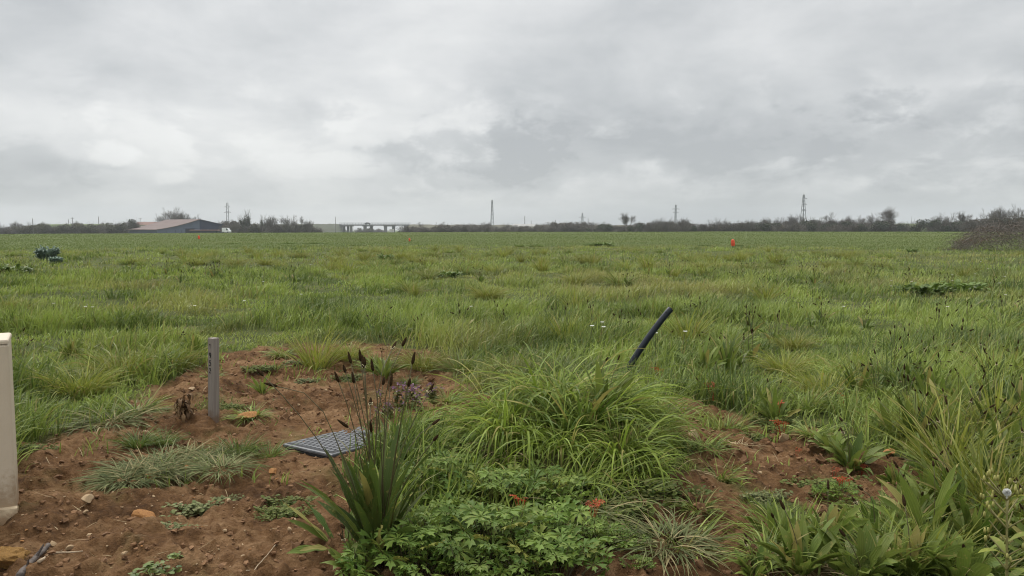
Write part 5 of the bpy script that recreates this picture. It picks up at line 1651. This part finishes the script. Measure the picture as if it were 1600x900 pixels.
# distant houses on the right
for px, yt, Y, w_, lab in [(1271, 352, 262, 5.0, 'white roofed shed half hidden in the right hedge'), (1541, 345, 230, 3.2, 'pale house front showing through the hedge above the bramble heap'), (818, 350, 420, 12, 'pale low building on the skyline right of the tall thin pylon')]:
    p = at(px, yt, Y); zb2 = float(height(p[0], p[1])); hz_ = p[2] - zb2
    o = thing('distant_house', lab, 'building', (p[0], Y - 12, zb2))
    MB().box((0, 0, hz_ * .4), (w_, 3, hz_ * .8)).build('wall', M['render'], o)
    b = MB(); w2 = w_ / 2 + .2; b.add([(-w2, -1.7, hz_ * .78), (w2, -1.7, hz_ * .78), (w2, 1.7, hz_ * .78), (-w2, 1.7, hz_ * .78), (-w2 * .9, 0, hz_), (w2 * .9, 0, hz_)], [(0, 1, 5, 4), (2, 3, 4, 5), (0, 3, 2, 1)], [(0, 4, 3), (1, 2, 5)]); b.build('roof', M['palecon'], o)


# ------------------------------------------------------------------ pylons and poles
def pylon(px, yt, Y, wb, lab, arms, wt=.12, split=None, th=.14):
    tp = at(px, yt, Y); zb2 = float(height(tp[0], Y)) - .3; h_ = tp[2] - zb2
    root = thing('power_pylon', lab, 'pylon', (tp[0], Y, zb2), .35, 'pylons on the skyline')
    wid = lambda t: wb * (1 - t) ** 1.0 + wt * t if split is None else (wb + (split[1] - wb) * t / split[0] if t < split[0] else split[1] + (wt - split[1]) * (t - split[0]) / (1 - split[0]))
    ts = np.linspace(0, 1, 10)
    P0, P1 = [], []
    cor = [(-1, -1), (1, -1), (1, 1), (-1, 1)]
    for i in range(9):
        a_, b_ = ts[i], ts[i + 1]
        for k in range(4):
            c0, c1 = cor[k], cor[(k + 1) % 4]
            P0.append((c0[0] * wid(a_), c0[1] * wid(a_), a_ * h_)); P1.append((c0[0] * wid(b_), c0[1] * wid(b_), b_ * h_))
    MB().segs(P0, P1, th, th, 4).build('lattice_legs', M['steel'], root)
    P0, P1 = [], []
    for i in range(9):
        a_, b_ = ts[i], ts[i + 1]
        for k in range(4):
            c0, c1 = cor[k], cor[(k + 1) % 4]
            P0.append((c0[0] * wid(a_), c0[1] * wid(a_), a_ * h_)); P1.append((c1[0] * wid(b_), c1[1] * wid(b_), b_ * h_))
    MB().segs(P0, P1, th * .35, th * .35, 3).build('bracing', M['steel'], root)
    for t_, l_, r_ in arms:
        MB().segs([(-l_, 0, t_ * h_)] * 2 + [(0, 0, t_ * h_ + .8)] * 2, [(r_, 0, t_ * h_), (r_, .01, t_ * h_), (r_, 0, t_ * h_), (-l_, 0, t_ * h_)], th * .7, th * .5, 4).build('crossarm', M['steel'], root)
    MB().segs([(0, 0, h_)], [(0, 0, h_ + h_ * .05)], th * .6, th * .2, 4).build('tip', M['steel'], root)


pylon(1256, 304, 420, 1.7, 'sturdy two legged lattice pylon with three short arms above the right hedge', [(.90, .8, 2.2), (.76, .6, 2.2), (.62, .6, 2.0)], .25, (.55, .8), .15)
pylon(1056, 320, 520, 1.5, 'thin pylon with drooping arms between bare trees right of the middle', [(.86, 3.0, 3.0), (.75, 2.2, 2.2)], .3, (.3, .6), .12)
pylon(910, 333, 650, 1.3, 'smallest faint pylon on the skyline just right of the middle', [(.8, 3.2, 3.2)], .3, None, .13)
pylon(769, 313, 560, 1.25, 'tall narrow pylon without arms near the picture middle', [], .3, (.65, .6), .14)
pylon(355, 317, 480, 1.3, 'pale pylon with short arms behind the right end of the barn', [(.88, 1.7, 1.7), (.72, 2.0, 2.0)], .45, (.4, .7), .13)


def pole(px, yt, Y, lab, arm=False, r=.16):
    tp = at(px, yt, Y); zb2 = float(height(tp[0], Y)) - .3; h_ = tp[2] - zb2
    root = thing('utility_pole', lab, 'pole', (tp[0], Y, zb2), .2, 'utility poles on the skyline')
    MB().tube(np.array([(0, 0, 0), (0, 0, h_)]), [r, r * .75], 7).build('pole_shaft', M['polewood'], root)
    if arm:
        MB().box((0, 0, h_ * .97), (1.5, .16, .18)).build('crossarm', M['polewood'], root)
    MB().tube(np.array([(0, 0, h_), (0, 0, h_ + .25)]), [r * .5, r * .3], 6).build('insulator', M['steel'], root)


pole(51, 342, 260, 'wooden pole reaching from field to sky at the far left', r=.14)
pole(107, 343, 420, 'shorter of the twin poles above the olive mound')
pole(113, 340, 400, 'taller of the twin poles, with a crossarm, above the olive mound', True)
pole(154, 339, 380, 'slender pole alone between the olive mound and the barn', r=.18)
pole(219, 341, 420, 'thin pole rising behind the farmhouse roof', True, .13)
pole(524, 339, 560, 'pole on the green embankment left of the bridge', r=.22)
pole(820, 338, 520, 'grey pole beside the pale low building on the skyline', r=.24)
pole(868, 344, 520, 'stubby dark pole left of the smallest pylon', r=.24)
pole(919, 341, 560, 'thin leaning pole right of the smallest pylon', r=.18)
pole(830, 345, 520, 'short thin pole right of the grey one by the pale building', r=.16)

# ------------------------------------------------------------------ the air
hm, hnt, HN, HL = nodes('haze')
ho_ = HN('ShaderNodeOutputMaterial'); pv = HN('ShaderNodeVolumePrincipled')
pv.inputs['Color'].default_value = (.80, .84, .90, 1); pv.inputs['Density'].default_value = .0003; pv.inputs['Anisotropy'].default_value = .1
HL(pv.outputs[0], ho_.inputs['Volume'])
hz_o = MB().box((0, 0, 14.5), (3200, 3200, 47)).build('haze', hm); tag(hz_o, 'thin grey haze over the far fields', 'haze', kind='stuff')

# ------------------------------------------------------------------ sky, sun
wd = bpy.data.worlds.new('World'); S.world = wd; wd.use_nodes = True
nt = wd.node_tree; nt.nodes.clear()
N = lambda t, **k: _mk(nt, t, **k)
Lk = nt.links.new
SUN_EL, SUN_AZ = math.radians(52), math.radians(-35)      # azimuth from +Y towards +X (sun ahead-left, behind cloud)
out = N('ShaderNodeOutputWorld')
sky = N('ShaderNodeTexSky', sky_type='NISHITA'); sky.sun_disc = False; sky.sun_elevation = SUN_EL; sky.sun_rotation = SUN_AZ
bg1 = N('ShaderNodeBackground'); bg1.inputs[1].default_value = .08; Lk(sky.outputs[0], bg1.inputs[0])
tc = N('ShaderNodeTexCoord'); sx = N('ShaderNodeSeparateXYZ'); Lk(tc.outputs['Generated'], sx.inputs[0])
def math_(op, a, b=None, c=None):
    n = N('ShaderNodeMath', operation=op)
    for i, v in enumerate((a, b, c)):
        if v is None: continue
        if isinstance(v, (int, float)): n.inputs[i].default_value = v
        else: Lk(v, n.inputs[i])
    return n.outputs[0]
X_, Y_, Z_ = sx.outputs
zz = math_('ADD', math_('MAXIMUM', Z_, 0.0), .20)
cb_ = N('ShaderNodeCombineXYZ'); Lk(math_('DIVIDE', X_, zz), cb_.inputs[0]); Lk(math_('DIVIDE', Y_, zz), cb_.inputs[1])
ce_ = N('ShaderNodeCombineXYZ'); Lk(math_('ARCTAN2', X_, Y_), ce_.inputs[0]); Lk(math_('MULTIPLY', Z_, 1.9), ce_.inputs[1])
def noise(scale, detail, rough, dist, off, src=cb_):
    mp = N('ShaderNodeMapping'); mp.inputs['Location'].default_value = off; Lk(src.outputs[0], mp.inputs[0])
    n = N('ShaderNodeTexNoise', i_Scale=scale, i_Detail=detail, i_Roughness=rough, i_Distortion=dist); Lk(mp.outputs[0], n.inputs['Vector']); return n.outputs[0]
def rng_(x, a, b, c, d, smooth=True):
    n = N('ShaderNodeMapRange'); n.interpolation_type = 'SMOOTHSTEP' if smooth else 'LINEAR'
    for k_, v_ in zip(('From Min', 'From Max', 'To Min', 'To Max'), (a, b, c, d)): n.inputs[k_].default_value = v_
    Lk(x, n.inputs['Value']); return n.outputs[0]
nA = noise(.55, 4.0, .5, .2, (3.3, 1.2, 0)); nB = noise(1.7, 7.0, .52, .3, (7.1, 4.4, 2))
nP = noise(5.0, 8.0, .55, .25, (1.7, 3.1, 4), ce_); nQ = noise(7.5, 7.0, .6, .3, (5.2, 8.4, 1), ce_); nS = noise(22.0, 7.0, .6, .25, (3.2, 6.4, 9), ce_); nR = noise(2.2, 6.0, .5, .2, (2.2, .4, 7), ce_)
v = math_('ADD', math_('MULTIPLY', nA, .30), math_('ADD', math_('MULTIPLY', nB, .25), math_('ADD', math_('MULTIPLY', nR, .27), math_('MULTIPLY', nQ, .18))))
# low cumulus: soft grey undersides with ragged paler rims
low = math_('MULTIPLY', rng_(Z_, .015, .05, 0, 1), rng_(Z_, .11, .21, 1, 0))
under = math_('MULTIPLY', rng_(nP, .44, .58, 0, 1), low)
rim = math_('MULTIPLY', math_('MULTIPLY', rng_(nP, .44, .50, 0, 1), rng_(nP, .50, .55, 1, 0)), math_('MULTIPLY', low, rng_(nQ, .50, .62, 0, 1)))
for az_, z_, sx__, sy__, amt in ((-.473, .083, .022, .009, .12), (-.30, .075, .10, .010, .07), (-.03, .095, .085, .030, -.085), (.40, .140, .055, .016, -.075), (.12, .115, .03, .008, .10), (-.62, .07, .10, .02, -.05), (.5, .08, .2, .03, -.05)):
    da = math_('DIVIDE', math_('SUBTRACT', math_('ARCTAN2', X_, Y_), az_), sx__); dz = math_('DIVIDE', math_('SUBTRACT', Z_, z_), sy__)
    d2 = math_('ADD', math_('MULTIPLY', da, da), math_('MULTIPLY', dz, dz))
    d2 = math_('ADD', d2, math_('MULTIPLY', math_('SUBTRACT', nQ, .5), 13.0)); d2 = math_('ADD', d2, math_('MULTIPLY', math_('SUBTRACT', nP, .5), 9.0))
    d2 = math_('ADD', d2, math_('MULTIPLY', math_('SUBTRACT', nS, .5), 9.0))
    v = math_('ADD', v, math_('MULTIPLY', rng_(d2, -.4, 2.2, 1, 0), amt))
v = math_('ADD', v, math_('MULTIPLY', math_('MULTIPLY', math_('SUBTRACT', nS, .5), rng_(Z_, .02, .2, 1, .35)), .10))
v = math_('ADD', v, math_('MULTIPLY', under, -.075)); v = math_('ADD', v, math_('MULTIPLY', rim, .06))
v = math_('ADD', v, math_('MULTIPLY', rng_(math_('ABSOLUTE', math_('ADD', X_, .16)), 0, .62, 1, -1), .03))
rp = N('ShaderNodeValToRGB'); e = rp.color_ramp.elements
stops = [(.36, (.37, .385, .40)), (.45, (.46, .475, .485)), (.53, (.57, .58, .585)), (.62, (.68, .685, .68)), (.74, (.75, .755, .75))]
while len(e) < 5: e.new(.5)
for q, (p_, c_) in zip(e, stops): q.position = p_; q.color = (*c_, 1)
Lk(v, rp.inputs[0])
# horizon: greyer and more even
hz_ = N('ShaderNodeMapRange', interpolation_type='SMOOTHSTEP'); hz_.inputs['From Min'].default_value = 0.0; hz_.inputs['From Max'].default_value = .13; Lk(Z_, hz_.inputs['Value'])
mh = N('ShaderNodeMix', data_type='RGBA'); Lk(hz_.outputs[0], mh.inputs['Factor']); mh.inputs['A'].default_value = (.36, .385, .40, 1); Lk(rp.outputs[0], mh.inputs['B'])
m5 = N('ShaderNodeMix', data_type='RGBA'); m5.inputs['Factor'].default_value = .6; Lk(mh.outputs['Result'], m5.inputs['A']); Lk(rp.outputs[0], m5.inputs['B'])
# real overcast brightens to the zenith
ov = N('ShaderNodeMapRange'); ov.inputs['From Min'].default_value = .26; ov.inputs['From Max'].default_value = .95; ov.inputs['To Min'].default_value = 1.0; ov.inputs['To Max'].default_value = 2.7; Lk(Z_, ov.inputs['Value'])
bg2 = N('ShaderNodeBackground'); Lk(m5.outputs['Result'], bg2.inputs[0]); Lk(ov.outputs[0], bg2.inputs[1])
mix = N('ShaderNodeMixShader'); mix.inputs[0].default_value = .95; Lk(bg1.outputs[0], mix.inputs[1]); Lk(bg2.outputs[0], mix.inputs[2]); Lk(mix.outputs[0], out.inputs[0])

sl = bpy.data.lights.new('sun', 'SUN'); sl.energy = 1.9; sl.angle = math.radians(35); sl.color = (1, .96, .9)
so = bpy.data.objects.new('sun', sl); C.objects.link(so)
so.rotation_euler = Vector((math.sin(SUN_AZ) * math.cos(SUN_EL), math.cos(SUN_AZ) * math.cos(SUN_EL), math.sin(SUN_EL))).to_track_quat('Z', 'Y').to_euler()

# ------------------------------------------------------------------ render settings
vs = S.view_settings
vs.view_transform = 'Standard'; vs.look = 'None'; vs.exposure = 0.36; vs.gamma = 1.0; vs.use_curve_mapping = False
cy = S.cycles
cy.use_denoising = True; cy.filter_width = 1.1; cy.denoiser = 'OPENIMAGEDENOISE'
cy.max_bounces = 6; cy.diffuse_bounces = 3; cy.glossy_bounces = 2; cy.transmission_bounces = 3; cy.volume_bounces = 1
cy.use_adaptive_sampling = True; cy.adaptive_threshold = .006
cy.caustics_reflective = False; cy.caustics_refractive = False
